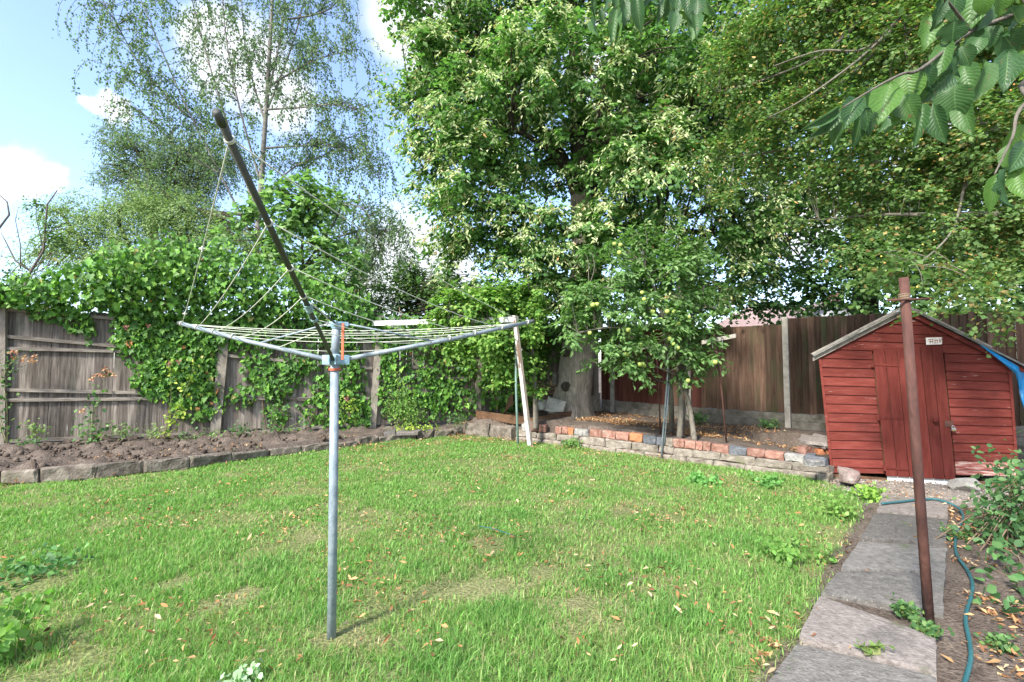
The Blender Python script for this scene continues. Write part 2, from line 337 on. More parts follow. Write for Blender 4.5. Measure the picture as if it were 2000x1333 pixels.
def ground():
    def axis(lo, hi, st, far):
        a = np.arange(lo, hi, st); o1 = lo - np.geomspace(.3, far, 14)[::-1]; o2 = hi + np.geomspace(.3, far, 14); return np.concatenate([o1, a, o2])
    xs = axis(-10, 9, .065, 900); ys = axis(.8, 12.6, .065, 1500)
    X, Y = np.meshgrid(xs, ys); Z = gz(X, Y)
    bed = inpoly(X, Y, BEDPOLY); lawn = inpoly(X, Y, LAWN)
    near = (np.abs(X) < 11) & (Y > .5) & (Y < 13)
    Z = Z + np.where(near, (fbm(X, Y, 3, 3) - .5) * .05 + (fbm(X, Y, 14, 5, 3) - .5) * np.where(bed, .035, .014), 0)
    clod = np.where(bed & (X < -2.2) & near, np.maximum(fbm(X, Y, 7, 11, 3) - .52, 0) * .5, 0); Z = Z + clod
    V = np.stack([X.ravel(), Y.ravel(), Z.ravel()], 1)
    ny, nx = X.shape; I = np.arange(ny * nx).reshape(ny, nx)
    Q = np.stack([I[:-1, :-1], I[:-1, 1:], I[1:, 1:], I[1:, :-1]], -1).reshape(-1, 4)
    n1 = fbm(X, Y, 1.6, 21); n2 = fbm(X, Y, 9, 22, 3); n3 = fbm(X, Y, 26, 23, 2)
    def mixc(a, b, t): return np.asarray(a)[None, None, :] * (1 - t[..., None]) + np.asarray(b)[None, None, :] * t[..., None]
    soil = mixc((.082, .064, .053), (.185, .15, .125), np.clip(n2 * 1.1 + (n3 - .5) * .8, 0, 1))
    thatch = mixc((.14, .165, .062), (.24, .215, .12), np.clip((n1 - .3) * 1.5 + (n3 - .4) * .8, 0, 1))
    gravel = mixc((.17, .15, .13), (.38, .34, .30), np.clip(n3 * 1.3 - .1, 0, 1))
    col = np.where(lawn[..., None], thatch, soil)
    gp = [tuple(G(*p)[:2]) for p in [(1560, 950), (1640, 900), (2050, 900), (2050, 1010), (1850, 985), (1720, 985), (1650, 985)]]
    gm = inpoly(X, Y, gp) & ~bed & ~lawn
    col = np.where(gm[..., None], gravel, col)
    o = mk('ground', V, (Q.ravel(), np.arange(len(Q)) * 4), M['soil'], None, True, col.reshape(-1, 3), (0, 0, 0))
    tag(o, 'brown earth of the garden under the lawn and planting beds', None, kind='structure')
def soil_mat():
    m, N, L, b = newmat('soil'); at = N.new('ShaderNodeAttribute'); at.attribute_name = 'Col'
    tc = N.new('ShaderNodeTexCoord'); nz = N.new('ShaderNodeTexNoise'); nz.inputs['Scale'].default_value = 55; nz.inputs['Detail'].default_value = 6
    L.new(tc.outputs['Object'], nz.inputs['Vector'])
    mr = N.new('ShaderNodeMapRange'); mr.inputs['From Min'].default_value = .3; mr.inputs['From Max'].default_value = .7; mr.inputs['To Min'].default_value = .55; mr.inputs['To Max'].default_value = 1.5
    L.new(nz.outputs[0], mr.inputs['Value'])
    vm = N.new('ShaderNodeVectorMath'); vm.operation = 'SCALE'; L.new(at.outputs['Color'], vm.inputs[0]); L.new(mr.outputs[0], vm.inputs['Scale'])
    L.new(vm.outputs[0], b.inputs['Base Color']); b.inputs['Roughness'].default_value = .97; b.inputs['Specular IOR Level'].default_value = .1
    bp = N.new('ShaderNodeBump'); bp.inputs['Strength'].default_value = .9; bp.inputs['Distance'].default_value = .02; L.new(nz.outputs[0], bp.inputs['Height']); L.new(bp.outputs[0], b.inputs['Normal'])
    return m
M['soil'] = soil_mat()
ground()

# ------------------------------------------------------------------ leaves
def T(verts, faces): return np.array(verts, float), faces
DIAMOND = T([(0, 0, 0), (.40, .42, .08), (0, 1, -.05), (-.40, .42, .08)], [(0, 1, 2), (0, 2, 3)])
OVAL = T([(0, 0, 0), (.27, .22, .06), (.34, .58, .05), (0, 1, -.1), (-.34, .58, .05), (-.27, .22, .06)], [(0, 1, 2, 3), (0, 3, 4, 5)])
LANCE = T([(0, 0, 0), (.17, .3, .04), (.16, .65, .03), (0, 1, -.12), (-.16, .65, .03), (-.17, .3, .04)], [(0, 1, 2, 3), (0, 3, 4, 5)])
ROUND = T([(0, 0, 0), (.38, .12, .05), (.46, .48, .06), (.26, .82, .03), (0, 1, -.06), (-.26, .82, .03), (-.46, .48, .06), (-.38, .12, .05)], [(0, 1, 2, 3, 4), (0, 4, 5, 6, 7)])
IVYL = T([(0, 0, 0), (.26, -.14, .04), (.50, .16, .07), (.30, .36, .05), (.38, .62, .06), (.16, .62, .02), (0, 1, -.06), (-.16, .62, .02), (-.38, .62, .06), (-.30, .36, .05), (-.50, .16, .07), (-.26, -.14, .04)],
         [(0, 1, 2, 3), (0, 3, 4, 5, 6), (0, 6, 7, 8, 9), (0, 9, 10, 11)])
def leaf_arrays(pos, d, nrm, size, tmpl, cols):
    tv, tf = tmpl; k = len(tv); n = len(pos)
    d = unit(d); nrm = unit(nrm - (nrm * d).sum(1, keepdims=True) * d); s = np.cross(d, nrm)
    V = pos[:, None, :] + size[:, None, None] * (tv[None, :, 0:1] * s[:, None, :] + tv[None, :, 1:2] * d[:, None, :] + tv[None, :, 2:3] * nrm[:, None, :])
    fl = np.concatenate([np.array(f) for f in tf]); lens = np.array([len(f) for f in tf])
    loops = (np.arange(n)[:, None] * k + fl[None, :]).ravel()
    st0 = np.concatenate([[0], np.cumsum(lens)[:-1]]); starts = (np.arange(n)[:, None] * lens.sum() + st0[None, :]).ravel()
    return V.reshape(-1, 3), loops, starts, np.repeat(cols, k, 0)
def leaf_obj(name, batches, mat, parent=None, kind=None):
    Vs, Ls, Ss, Cs = [], [], [], []; nv = nl = 0
    for V, l, s, c in batches:
        Vs.append(V); Ls.append(l + nv); Ss.append(s + nl); Cs.append(c); nv += len(V); nl += len(l)
    o = mk(name, np.concatenate(Vs), (np.concatenate(Ls), np.concatenate(Ss)), mat, parent, False, np.concatenate(Cs))
    if kind: o['kind'] = kind
    return o
LEAFK = 1.48
def pal(r, n, palette, jit=.22, k=LEAFK):
    pc = np.array([c for c, w in palette]); w = np.array([w for c, w in palette], float); w /= w.sum()
    i = r.choice(len(pc), n, p=w); return np.clip(pc[i] * k * (1 + r.normal(0, jit, (n, 1))), .004, .9)
def scatter(r, centers, outs, n, spread, droop, flat=.75, up=.9, out=.5, nt=6):
    """leaves set along a few drooping twigs that fan out of every spray"""
    nc = len(centers); i = r.integers(0, nc, n); tw = r.integers(0, nt, n)
    td = r.normal(0, .8, (nc, nt, 3)) * np.array((1, 1, .55 * flat / .75)) + outs[:, None, :] * .55; td[..., 2] -= .12; td = unit(td)
    tl = spread * 2.7 * r.uniform(.65, 1.25, (nc, nt))
    d0 = td[i, tw]; L_ = tl[i, tw]; t = r.random(n) ** .75
    side = np.cross(d0, np.array((0, 0, 1.))); side = unit(side); sg = np.where(r.random(n) < .5, -1., 1.)
    pos = centers[i] - outs[i] * (L_ * .3)[:, None] + d0 * (t * L_)[:, None] + side * (sg * spread * .16 * r.random(n))[:, None] + r.normal(0, spread * .17, (n, 3)); pos[:, 2] -= (.12 + .3 * droop) * t * t * L_
    d = d0 * .6 + side * (sg * .8)[:, None] + r.normal(0, .33, (n, 3)); d[:, 2] -= droop * .75
    nr = r.normal(0, .36, (n, 3)); nr[:, 2] += up; nr += outs[i] * .45
    return pos, d, nr, i
def lobes_points(r, lobes, n, shell=.45):
    L = np.array([(*P(px, py, Y), rad) for px, py, Y, rad in lobes]); w = L[:, 3] ** 2.3; w /= w.sum()
    i = r.choice(len(L), n, p=w); u = unit(r.normal(0, 1, (n, 3)))
    rad = L[i, 3] * (r.random(n) ** shell)
    return L[i, :3] + u * rad[:, None] * np.array((1, 1, .88)), u
def limbs_to(mb, r, limb_pts, centers, count, r0=.02, r1=.005, sag=.1, sides=4, maxd=99):
    idx = r.choice(len(centers), min(count, len(centers)), replace=False)
    for c in centers[idx]:
        dd = np.linalg.norm(limb_pts - c, axis=1) + (limb_pts[:, 2] > c[2]) * .6
        a = limb_pts[np.argmin(dd)]; dist = np.linalg.norm(c - a)
        if dist > maxd or dist < .05: continue
        mid = (a + c) / 2 + r.normal(0, .07, 3) * dist + np.array((0, 0, sag * dist))
        mb.tube(spline([a, mid, c], 3), np.linspace(r0 * min(1.6, .5 + dist * .4), r1, 7), sides, False)
def limb(mb, pts, r0, r1, sides=8, n=6):
    s = spline(pts, n); mb.tube(s, np.linspace(r0, r1, len(s)), sides); return s

# ------------------------------------------------------------------ left boundary fence
FA = np.array((-8.5, 8.0, 0)); FD = np.array((.936, .351, 0)); FD /= np.linalg.norm(FD); FN = np.array((FD[1], -FD[0], 0))   # FN points to the lawn
def FL(px, py, off=0.): return hit(px, py, FA + FN * off, FN)
def fence_left():
    f = thing('wooden_fence', 'long weathered grey timber fence behind the ivy along the left bed', 'fence', (-3, 10, .15))
    r = np.random.default_rng(3)
    posts = [FL(6, 700), FL(425, 700), FL(733, 700), FL(936, 700)]
    s_of = lambda p: float(np.dot(p - FA, FD))
    S = [-3.4] + [s_of(p) for p in posts] + [11.35]
    def zb(s): return float(bedz((FA + FD * s)[0])) + .05
    for a, b in zip(S[:-1], S[1:]):
        skew = r.normal(0, .02)
        n = max(3, round((b - a) / .125)); w = (b - a) / n
        for i in range(n):
            s0 = a + i * w + r.normal(0, .006) + .004; s1 = a + (i + 1) * w + r.normal(0, .003) + .010
            zt = 2.36 + .02 * (s0) * .3 + r.normal(0, .012); z0 = zb(s0) + r.normal(0, .012); dy = r.normal(0, .004); tl = r.normal(0, .008)
            fo = [FA + FD * s + FN * (dy + e) + np.array((0, 0, z)) for s, z, e in ((s0, z0, .018), (s1, z0, .008), (s1 + tl, zt, .008), (s0 + tl, zt, .018))]
            bo = [p - FN * .02 for p in fo]
            slab('board', fo, bo, M['fence_old'], f, .005)
    # rails as they run in the photograph (slightly bowed)
    def rail(p0, p1, hgt=.055, dep=.05, name='rail'):
        a = FL(*p0, .02 + dep); b = FL(*p1, .02 + dep); up = np.array((0, 0, hgt / 2))
        fo = [a - up, b - up, b + up, a + up]; slab(name, fo, [p - FN * dep for p in fo], M['rail_old'], f, .006)
    for p0, p1 in [((-260, 590), (4, 604)), ((8, 604), (425, 640)), ((-260, 655), (4, 656)), ((8, 657), (425, 694)), ((-260, 680), (4, 680)), ((8, 681), (425, 691)),
                   ((-260, 765), (4, 762)), ((8, 762), (420, 771)), ((-260, 793), (4, 784)), ((8, 782), (420, 778)), ((-260, 872), (2, 863)), ((6, 863), (415, 845)), ((6, 880), (415, 858)),
                   ((445, 695), (728, 720)), ((442, 772), (722, 787)), ((450, 779), (722, 779)), ((436, 850), (718, 827)), ((743, 715), (930, 722)), ((740, 743), (928, 738)), ((738, 768), (928, 765)),
                   ((945, 722), (1075, 728)), ((945, 765), (1075, 764)), ((740, 650), (930, 672))]:
        rail(p0, p1)
    def post(pt, pb, w, mat, hd=.09):
        a = FL(*pb, .10); b = FL(*pt, .10)
        fo = [a - FD * w / 2, a + FD * w / 2, b + FD * w * .46, b - FD * w * .46]; bo = [p - FN * hd for p in fo]
        o = slab('post', fo, bo, mat, f, .008); return o
    post((2, 560), (0, 880), .12, M['post_old']); post((440, 640), (418, 862), .17, M['post_old'])
    post((744, 617), (727, 838), .14, M['post_old']); post((938, 640), (934, 806), .14, M['post_old'])
    # bolt heads
    for px, py in [(437, 695), (737, 722), (733, 770), (428, 775)]:
        m = MB(); c = FL(px, py, .104); m.tube([c, c + FN * .012], .012, 6); m.build('bolt', M['dark_wood'], f)
fence_left()

# ------------------------------------------------------------------ right boundary fence
RA = np.array((2.17, 12.0, 0)); RB = np.array((5.4, 9.5, 0)); RD = (RB - RA) / np.linalg.norm(RB - RA); RN = np.array((RD[1], -RD[0], 0))
if RN[1] > 0: RN = -RN
def FR(px, py, off=0.): return hit(px, py, RA + RN * off, RN)
def fence_right():
    f = thing('closeboard_fence', 'tall brown closeboard fence with concrete posts along the back of the garden', 'fence', (4.5, 10.2, .25))
    r = np.random.default_rng(4); s_of = lambda p: float(np.dot(p - RA, RD))
    S = [0.0, s_of(FR(1197, 750)), s_of(FR(1346, 750)), s_of(FR(1537, 750))]; S += [S[-1] + 1.83, S[-1] + 3.66, S[-1] + 5.5]
    tops = [2.40, 2.40, 2.25, 2.36, 2.31, 2.30]
    for k, (a, b) in enumerate(zip(S[:-1], S[1:])):
        a2, b2 = a + .06, b - .06; n = max(4, round((b2 - a2) / .105)); w = (b2 - a2) / n
        def zg(s): return float(bedz((RA + RD * s)[0])) - .01
        for i in range(n):
            s0 = a2 + i * w; s1 = s0 + w + .001; zt = tops[k] + r.normal(0, .006); z0 = zg(s0) + .30 + r.normal(0, .005)
            e = r.normal(0, .002)
            fo = [RA + RD * s + RN * (e + q) + np.array((0, 0, z)) for s, z, q in ((s0, z0, .030), (s1, z0, .004), (s1, zt, .004), (s0, zt, .030))]
            slab('board', fo, [p - RN * .018 for p in fo], M['fence_red'] if (k == 0 or (k == 1 and i < n * .75) or (k == 2 and i < 2)) else M['fence_brown'], f, .002)
        for q in range(2):
            z0, z1 = zg((a + b) / 2) + .15 * q, zg((a + b) / 2) + .15 * q + .145
            tl = zg(b) - zg(a)
            fo = [RA + RD * s + RN * .028 + np.array((0, 0, z + dz)) for s, z, dz in ((a2, z0, -tl / 2), (b2, z0, tl / 2), (b2, z1, tl / 2), (a2, z1, -tl / 2))]
            slab('gravel_board', fo, [p - RN * .04 for p in fo], M['dirty_concrete'], f, .006)
        for dz in (.5, 1.2, 1.85):        # arris rails on the far side
            p0 = RA + RD * a2 - RN * .05 + np.array((0, 0, .3 + dz)); p1 = RA + RD * b2 - RN * .05 + np.array((0, 0, .3 + dz))
            m = MB(); m.tube([p0, p1], .035, 4); m.build('rail', M['fence_brown'], f)
        fo = [RA + RD * s + RN * q + np.array((0, 0, z)) for s, q, z in ((b - .05, .06, zg(b) - .1), (b + .05, .06, zg(b) - .1), (b + .05, .06, tops[min(k + 1, 5)] + .03), (b - .05, .06, tops[min(k + 1, 5)] + .03))]
        slab('post', fo, [p - RN * .11 for p in fo], M['concrete'], f, .01)
    # side fence on the right, beyond the shed
    g = thing('dark_side_fence', 'dark timber fence in deep shade to the right of the shed', 'fence', (8.2, 6.5, .1))
    p0 = RA + RD * S[-1]; d = np.array((.30, -.95, 0)); nn = np.array((-.95, -.30, 0))
    for i in range(30):
        a = p0 + d * (.12 * i + .06); b = a + d * .122; z1 = 2.30 + r.normal(0, .01)
        fo = [a + np.array((0, 0, .15)), b + np.array((0, 0, .15)), b + np.array((0, 0, z1)), a + np.array((0, 0, z1))]
        fo = [p + nn * (.012 if j in (0, 3) else .004) for j, p in enumerate(fo)]
        slab('board', fo, [p - nn * .018 for p in fo], M['fence_brown'], g, .002)
    for z in (.6, 1.3, 2.0):
        m = MB(); m.tube([p0 + d * .05 + nn * .05 + np.array((0, 0, z)), p0 + d * 3.6 + nn * .05 + np.array((0, 0, z))], .035, 4); m.build('rail', M['fence_brown'], g)
fence_right()

# ------------------------------------------------------------------ kerb, retaining wall, timber edging
def block(name, px0, py0t, py0b, px1, py1t, py1b, mat, parent, deep=.11, jit=.006, ch=.012, r=random):
    """front face given by the photograph's corners; the feet stand on the ground line, so depth follows"""
    a = G(px0, py0b); b = G(px1, py1b); d = b - a; d[2] = 0; d /= np.linalg.norm(d); n = np.array((d[1], -d[0], 0))
    a2 = P(px0, py0t, a[1]); b2 = P(px1, py1t, b[1])
    return stoneblock(name, a, b, b2, a2, n, mat, parent, deep, jit, ch)
def stoneblock(name, a, b, b2, a2, n, mat, parent, deep=.11, jit=.006, ch=.012, nu=5):
    """worn block: the face is a grid with rounded, uneven edges"""
    r = rng; U = np.array([0, .06, .35, .65, .94, 1.]); W = np.array([0, .14, .86, 1.]); V = []
    ln = np.linalg.norm(b - a); ht = np.linalg.norm(a2 - a)
    for w in W:
        for u in U:
            p = (a * (1 - u) + b * u) * (1 - w) + (a2 * (1 - u) + b2 * u) * w
            e = (u in (0, 1)) + (w in (0, 1)); p = p - n * (ch * e)
            p = p + n * r.normal(0, jit) + np.array((0, 0, r.normal(0, jit * .7))) + (b - a) / ln * r.normal(0, jit * .6)
            V.append(p)
    nu_, nw = len(U), len(W); F = []
    for j in range(nw - 1):
        for i in range(nu_ - 1): F.append((j * nu_ + i, j * nu_ + i + 1, (j + 1) * nu_ + i + 1, (j + 1) * nu_ + i))
    k = len(V)
    for q in (a, b, b2, a2): V.append(q - n * deep + r.normal(0, jit, 3))
    F += [tuple([k + 1, k] + list(range(0, nu_))), tuple([k + 3, k + 2] + [(nw - 1) * nu_ + i for i in range(nu_ - 1, -1, -1)]),
          tuple([k, k + 3] + [j * nu_ for j in range(nw - 1, -1, -1)]), tuple([k + 2, k + 1] + [j * nu_ + nu_ - 1 for j in range(nw)]), (k, k + 1, k + 2, k + 3)]
    o = mk(name, V, F, mat, parent)
    return o
def kerb():
    k = thing('garden_edging', 'row of worn concrete kerb blocks edging the left flower bed', 'edging', G(370, 914))
    pts = [(-330, 935, 968), (-200, 927, 957), (-95, 921, 950), (0, 917, 944), (72, 912, 942), (76, 911, 941), (186, 905, 934), (280, 897, 923), (372, 888, 913), (456, 880, 901), (527, 872, 889), (590, 866, 882), (650, 861, 875), (700, 858, 869)]
    segs = [(0, 1), (1, 2), (2, 3), (3, 4), (5, 6), (6, 7), (7, 8), (8, 9), (9, 10), (10, 11), (11, 12), (12, 13)]
    for i, j in segs:
        (x0, t0, b0), (x1, t1, b1) = pts[i], pts[j]
        block('kerb_block', x0 + 1.2, t0 + 5 + random.uniform(-1, 1.5), b0 + 3, x1 - 1.2, t1 + 5 + random.uniform(-1, 1.5), b1 + 3, M['kerb'], k, .10, .007)
    x = 702
    for w, dt in [(38, 1), (44, 3), (30, 2), (34, 0), (36, 1), (22, 4), (48, -6), (44, -5)]:
        yb = lambda q: np.interp(q, [700, 760, 905, 960, 1005], [869, 861, 849, 853, 860]); yt = lambda q: yb(q) - np.interp(q, [700, 900, 905, 1000], [13, 13, 16, 18])
        block('kerb_block', x + 1, yt(x) + dt, yb(x) + 2, x + w - 1, yt(x + w) + dt, yb(x + w) + 2, M['kerb'], k, .14, .014, .02); x += w
    # loose slabs lying behind the kerb beside the fence post
    for i, (c, mat) in enumerate([([(740, 834), (762, 829), (768, 838), (748, 842)], 'kerb'), ([(752, 840), (773, 839), (772, 845), (750, 845)], 'slab_dark'), ([(777, 836), (830, 837), (816, 844), (774, 845)], 'slab_pink')]):
        s = [G(x, y, .165) for x, y in c][::-1]
        o = slab('stone_slab', s, [p - np.array((0, 0, .06)) for p in s], M[mat], None, .008)
        tag(o, ['grey flat stone leaning at the foot of the fence post behind the kerb', 'small dark slab lying behind the kerb near the fence post', 'pale flat slab lying just behind the kerb stones'][i], 'stone')
kerb()
def wall():
    w = thing('retaining_wall', 'low garden wall of old blocks topped with red and blue bricks', 'wall', G(1300, 893))
    # px, top of bricks, top of blocks, bottom of blocks, ground
    X = [1005, 1048, 1085, 1130, 1180, 1232, 1285, 1340, 1395, 1465, 1540, 1617]
    BT = [842, 845, 848, 852, 857, 864, 871, 878, 884, 893, 902, 913]     # block top
    BB = [852, 857, 861, 867, 874, 880, 885, 893, 899, 910, 919, 927]     # block bottom
    GR = [862, 864, 868, 874, 881, 887, 893, 902, 909, 919, 929, 943]
    TT = [827, 830, 833, 838, 842, 848, 854, 861, 867, 877, 886, 897]     # brick top
    f = lambda A, x: float(np.interp(x, X, A))
    def piece(name, x0, x1, A, B, mat, deep, inset, jit, ch, lift=0):
        a = G(x0, f(GR, x0)); b = G(x1, f(GR, x1)); d = b - a; d[2] = 0; d /= np.linalg.norm(d); n = np.array((d[1], -d[0], 0))
        Y0, Y1 = a[1] + inset, b[1] + inset
        q = [P(x0, f(B, x0) + lift, Y0), P(x1, f(B, x1) + lift, Y1), P(x1, f(A, x1) + lift, Y1), P(x0, f(A, x0) + lift, Y0)]
        return stoneblock(name, q[0], q[1], q[2], q[3], n, mat, w, deep, jit, ch)
    x = 1006
    for bw in [52, 47, 45, 52, 56, 52, 30, 52, 62, 68, 72, 78]:      # lower course, half buried
        x1 = min(x + bw, 1617); piece('footing_block', x + .8, x1 - .8, BB, [g + 6 for g in GR], M['stone'], .16, .0, .008, .012, 1)
        x = x1
        if x >= 1616: break
    x = 1006
    for bw in [42, 37, 45, 50, 53, 52, 30, 36, 55, 68, 72, 77]:
        x1 = min(x + bw, 1617); piece('block', x + 1, x1 - 1, BT, BB, M['stone'], .16, .03, .009, .014); x = x1
        if x >= 1616: break
    x = 1018
    bl = [(18, 'brick_pale'), (14, 'brick_red'), (16, 'brick_red'), (0, None), (12, 'brick_red'), (12, 'brick_red'), (12, 'brick_orange'), (30, 'brick_pale'), (25, 'brick_red'), (27, 'brick_red'), (26, 'brick_red'), (27, 'brick_orange'), (26, 'brick_blue'), (15, 'brick_blue'), (18, 'stone'),
          (22, 'brick_red'), (22, 'brick_red'), (14, 'brick_red'), (16, 'brick_red'), (35, 'brick_red'), (35, 'brick_blue'), (36, 'brick_red'), (37, 'brick_red'), (39, 'brick_pale'), (41, 'brick_blue')]
    for bw, m in bl:
        if m is None: x += 18; continue
        x1 = min(x + bw, 1616); piece('brick', x + .7, x1 - .7, TT, [b - 1.0 for b in BT], M[m], .10, .05, .005, .007, random.uniform(-1, 1.2)); x = x1
wall()
def timber():
    t = thing('timber_edging', 'low brown timber boards edging the raised bed by the big tree', 'edging', G(930, 824, .33))
    for (x0, t0, b0), (x1, t1, b1), mt in [((929, 802, 816), (1006, 813, 829), 'dark_wood'), ((1043, 817, 829), (1117, 803, 822), 'dark_wood'), ((1006, 813, 829), (1043, 817, 829), 'dark_wood')]:
        a = G(x0, b0, .30); b = G(x1, b1, .30); d = b - a; d[2] = 0; d /= np.linalg.norm(d); n = np.array((d[1], -d[0], 0))
        a2 = P(x0, t0, a[1]); b2 = P(x1, t1, b[1])
        fo = [a, b, b2, a2]; slab('board', fo, [p - n * .04 for p in fo], M[mt], t, .006)
timber()

# ------------------------------------------------------------------ shed
SA = np.array((4.08, 6.24, 0)); SB = np.array((5.89, 5.70, 0)); SD = (SB - SA) / np.linalg.norm(SB - SA); SN = np.array((SD[1], -SD[0], 0))
SBK = np.array((.58, .81, 0)); SBK /= np.linalg.norm(SBK)
def S(px, py, off=0.): return hit(px, py, SA + SN * off, SN)
def shed():
    s = thing('garden_shed', 'leaning red painted timber shed with a closed plank door', 'shed', S(1800, 935))
    XL = lambda y: 1601 + (y - 700) * 27 / 222.; XR = lambda y: 1973 + (y - 712) * 16 / 213.
    yl = lambda v: 700 + 224 * v; yr = lambda v: 712 + 219 * v
    def yat(x, v): return yl(v) + (yr(v) - yl(v)) * (x - 1612) / (1980 - 1612.)
    DLx = lambda y: 1704 + (y - 680) * 26 / 258.; DRx = lambda y: 1841 + (y - 675) * 26 / 262.
    def roofL(y): return 1590 + (698 - y) * 172 / 90.
    def roofR(y): return 1990 - (718 - y) * 222 / 110.
    def cb(c, worn=False):
        off = (.024, .024, .008, .008); fo = [S(*p, o) for p, o in zip(c, off)]
        slab('clapboard', fo, [S(*p, -.012) for p in c], M['shed_wear'] if worn else M['shed_red'], s, .003)
    dv = 1 / 12.6
    for i in range(-5, 13):
        v0, v1 = i * dv, min((i + 1) * dv, 1.0); g = .4
        if v0 >= 1: break
        if i < -1:
            yb, yt = yl(v1), yl(v0)
            xl0, xl1, xr0, xr1 = roofL(yb) + 3, roofL(yt) + 3, roofR(yb + 10) - 6, roofR(yt + 10) - 6
            if xr1 - xl1 < 4: continue
            cb([(xl0, yat(xl0, v1) - g), (xr0, yat(xr0, v1) - g), (xr1, yat(xr1, v0)), (xl1, yat(xl1, v0))])
            continue
        def lx(y, v): return max(XL(y), roofL(y) + 3)
        yb, yt = yl(v1), yl(v0)
        cb([(lx(yb, v1), yb - g), (DLx(yb) - 1, yat(1704, v1) - g), (DLx(yt) - 1, yat(1704, v0)), (lx(yt, v0), yt)])
        yb, yt = yr(v1), yr(v0)
        xr0 = min(XR(yb), roofR(yb) - 4); xr1 = min(XR(yt), roofR(yt) - 4)
        cb([(DRx(yb) + 1, yat(1841, v1) - g), (xr0, yb - g), (xr1, yt), (DRx(yt) + 1, yat(1841, v0))], i >= 11)
    # corner battens
    for xa, xb, dx in ((1599, 1625, 5), (1974, 1991, 6)):
        c = [(xb - 2, 926), (xb + dx - 2, 927), (xa + dx, 702), (xa, 702)] if xa < 1700 else [(xb - dx, 933), (xb, 933), (xa + 1, 718), (xa - dx + 1, 714)]
        slab('corner_batten', [S(*p, .032) for p in c], [S(*p, -.02) for p in c], M['shed_red'], s, .004)
    # other walls and floor bearers
    back = SBK * 1.6
    def panel(name, q, mat, th=.02):
        q = [np.asarray(p) for p in q]; n = np.cross(q[1] - q[0], q[3] - q[0]); n /= np.linalg.norm(n); slab(name, q, [p - n * th for p in q], mat, s, .003)
    LT, LB_, RT, RB_ = S(1602, 702, -.015), S(1628, 925, -.015), S(1973, 714, -.015), S(1989, 932, -.015)
    for side, (t, b_) in enumerate(((LT, LB_), (RT, RB_))):
        for i in range(12):
            a0 = b_ + (t - b_) * i / 12; a1 = b_ + (t - b_) * (i + 1) / 12
            q = [a0 + back, a0, a1, a1 + back] if side == 0 else [a0, a0 + back, a1 + back, a1]
            panel('clapboard', q, M['shed_red'])
    ap = S(1765, 613, -.015)
    mbk = MB(); bk = [LB_ + back, RB_ + back, RT + back, ap + back, LT + back]; mbk.add(bk + [p + SN * .02 for p in bk], [(0, 1, 2, 3, 4), (9, 8, 7, 6, 5)] + [(i, (i + 1) % 5, 5 + (i + 1) % 5, 5 + i) for i in range(5)])
    mbk.build('back_wall', M['shed_red'], s)
    # dark lining just behind the boards so that the joints are closed
    mbl = MB(); li = [S(1628, 924, -.03), S(1988, 931, -.03), S(1972, 716, -.03), S(1765, 616, -.03), S(1603, 704, -.03)]
    mbl.add(li + [p - SN * .012 for p in li], [(0, 1, 2, 3, 4), (9, 8, 7, 6, 5)] + [(i, (i + 1) % 5, 5 + (i + 1) % 5, 5 + i) for i in range(5)]); mbl.build('lining', M['dark_wood'], s)
    # roof
    fr = SN * .10; RI = S(1765, 604); EL = S(1585, 697); ER = S(1997, 720)
    for nm, a, b in (('l', EL, RI), ('r', RI, ER)):
        nrm = np.cross(b - a, -SN); nrm = nrm / np.linalg.norm(nrm); nrm = nrm if nrm[2] > 0 else -nrm
        q = [a + fr, b + fr, b + back + SBK * .08, a + back + SBK * .08]; slab('roof_panel', [p + nrm * .02 for p in q], q, M['felt'], s, .004)
        # barge boards under the felt edge
        dn = (b - a) / np.linalg.norm(b - a); dp = np.array((0, 0, -.055))
        q = [a + SN * .055 + dp - nrm * .004, b + SN * .055 + dp - nrm * .004, b + SN * .055 - nrm * .004, a + SN * .055 - nrm * .004]
        slab('bargeboard', q, [p - SN * .02 for p in q], M['grey_wood'] if nm == 'l' else M['shed_red'], s, .004)
        if nm == 'l':
            for k, (t0, t1, z) in enumerate(((.0, .55, .03), (.5, .97, .028))):
                q0 = a + (b - a) * t0; q1 = a + (b - a) * t1
                q = [q0 + SN * .10 + nrm * .022, q1 + SN * .10 + nrm * .022, q1 + SN * .03 + nrm * .022, q0 + SN * .03 + nrm * .022]
                slab('roof_batten', [p + nrm * .02 for p in q], q, M['grey_wood'], s, .004)
        else:
            q0 = a + (b - a) * .05; q1 = a + (b - a) * .7
            q = [q0 + SN * .10 + nrm * .022, q1 + SN * .10 + nrm * .022, q1 + SN * .05 + nrm * .022, q0 + SN * .05 + nrm * .022]
            slab('roof_batten', [p + nrm * .018 for p in q], q, M['grey_wood'], s, .004)
    # door
    d = thing('door', None, None, S(1785, 938)); d.parent = s; d.location = tuple(S(1785, 938) - wloc(s))
    edges = [0, .15, .29, .53, .68, .84, 1.]; edges = [0, .17, .34, .52, .68, .84, 1.]
    for a, b in zip(edges[:-1], edges[1:]):
        tx = lambda u: 1704 + 137 * u; bx = lambda u: 1730 + 137 * u
        ty = lambda u: 681 - 5 * u; by = lambda u: 930 + 8 * u
        c = [(bx(a) + .5, by(a)), (bx(b) - .5, by(b)), (tx(b) - .5, ty(b)), (tx(a) + .5, ty(a))]
        slab('plank', [S(*p, .034) for p in c], [S(*p, .004) for p in c], M['door_red'], d, .003)
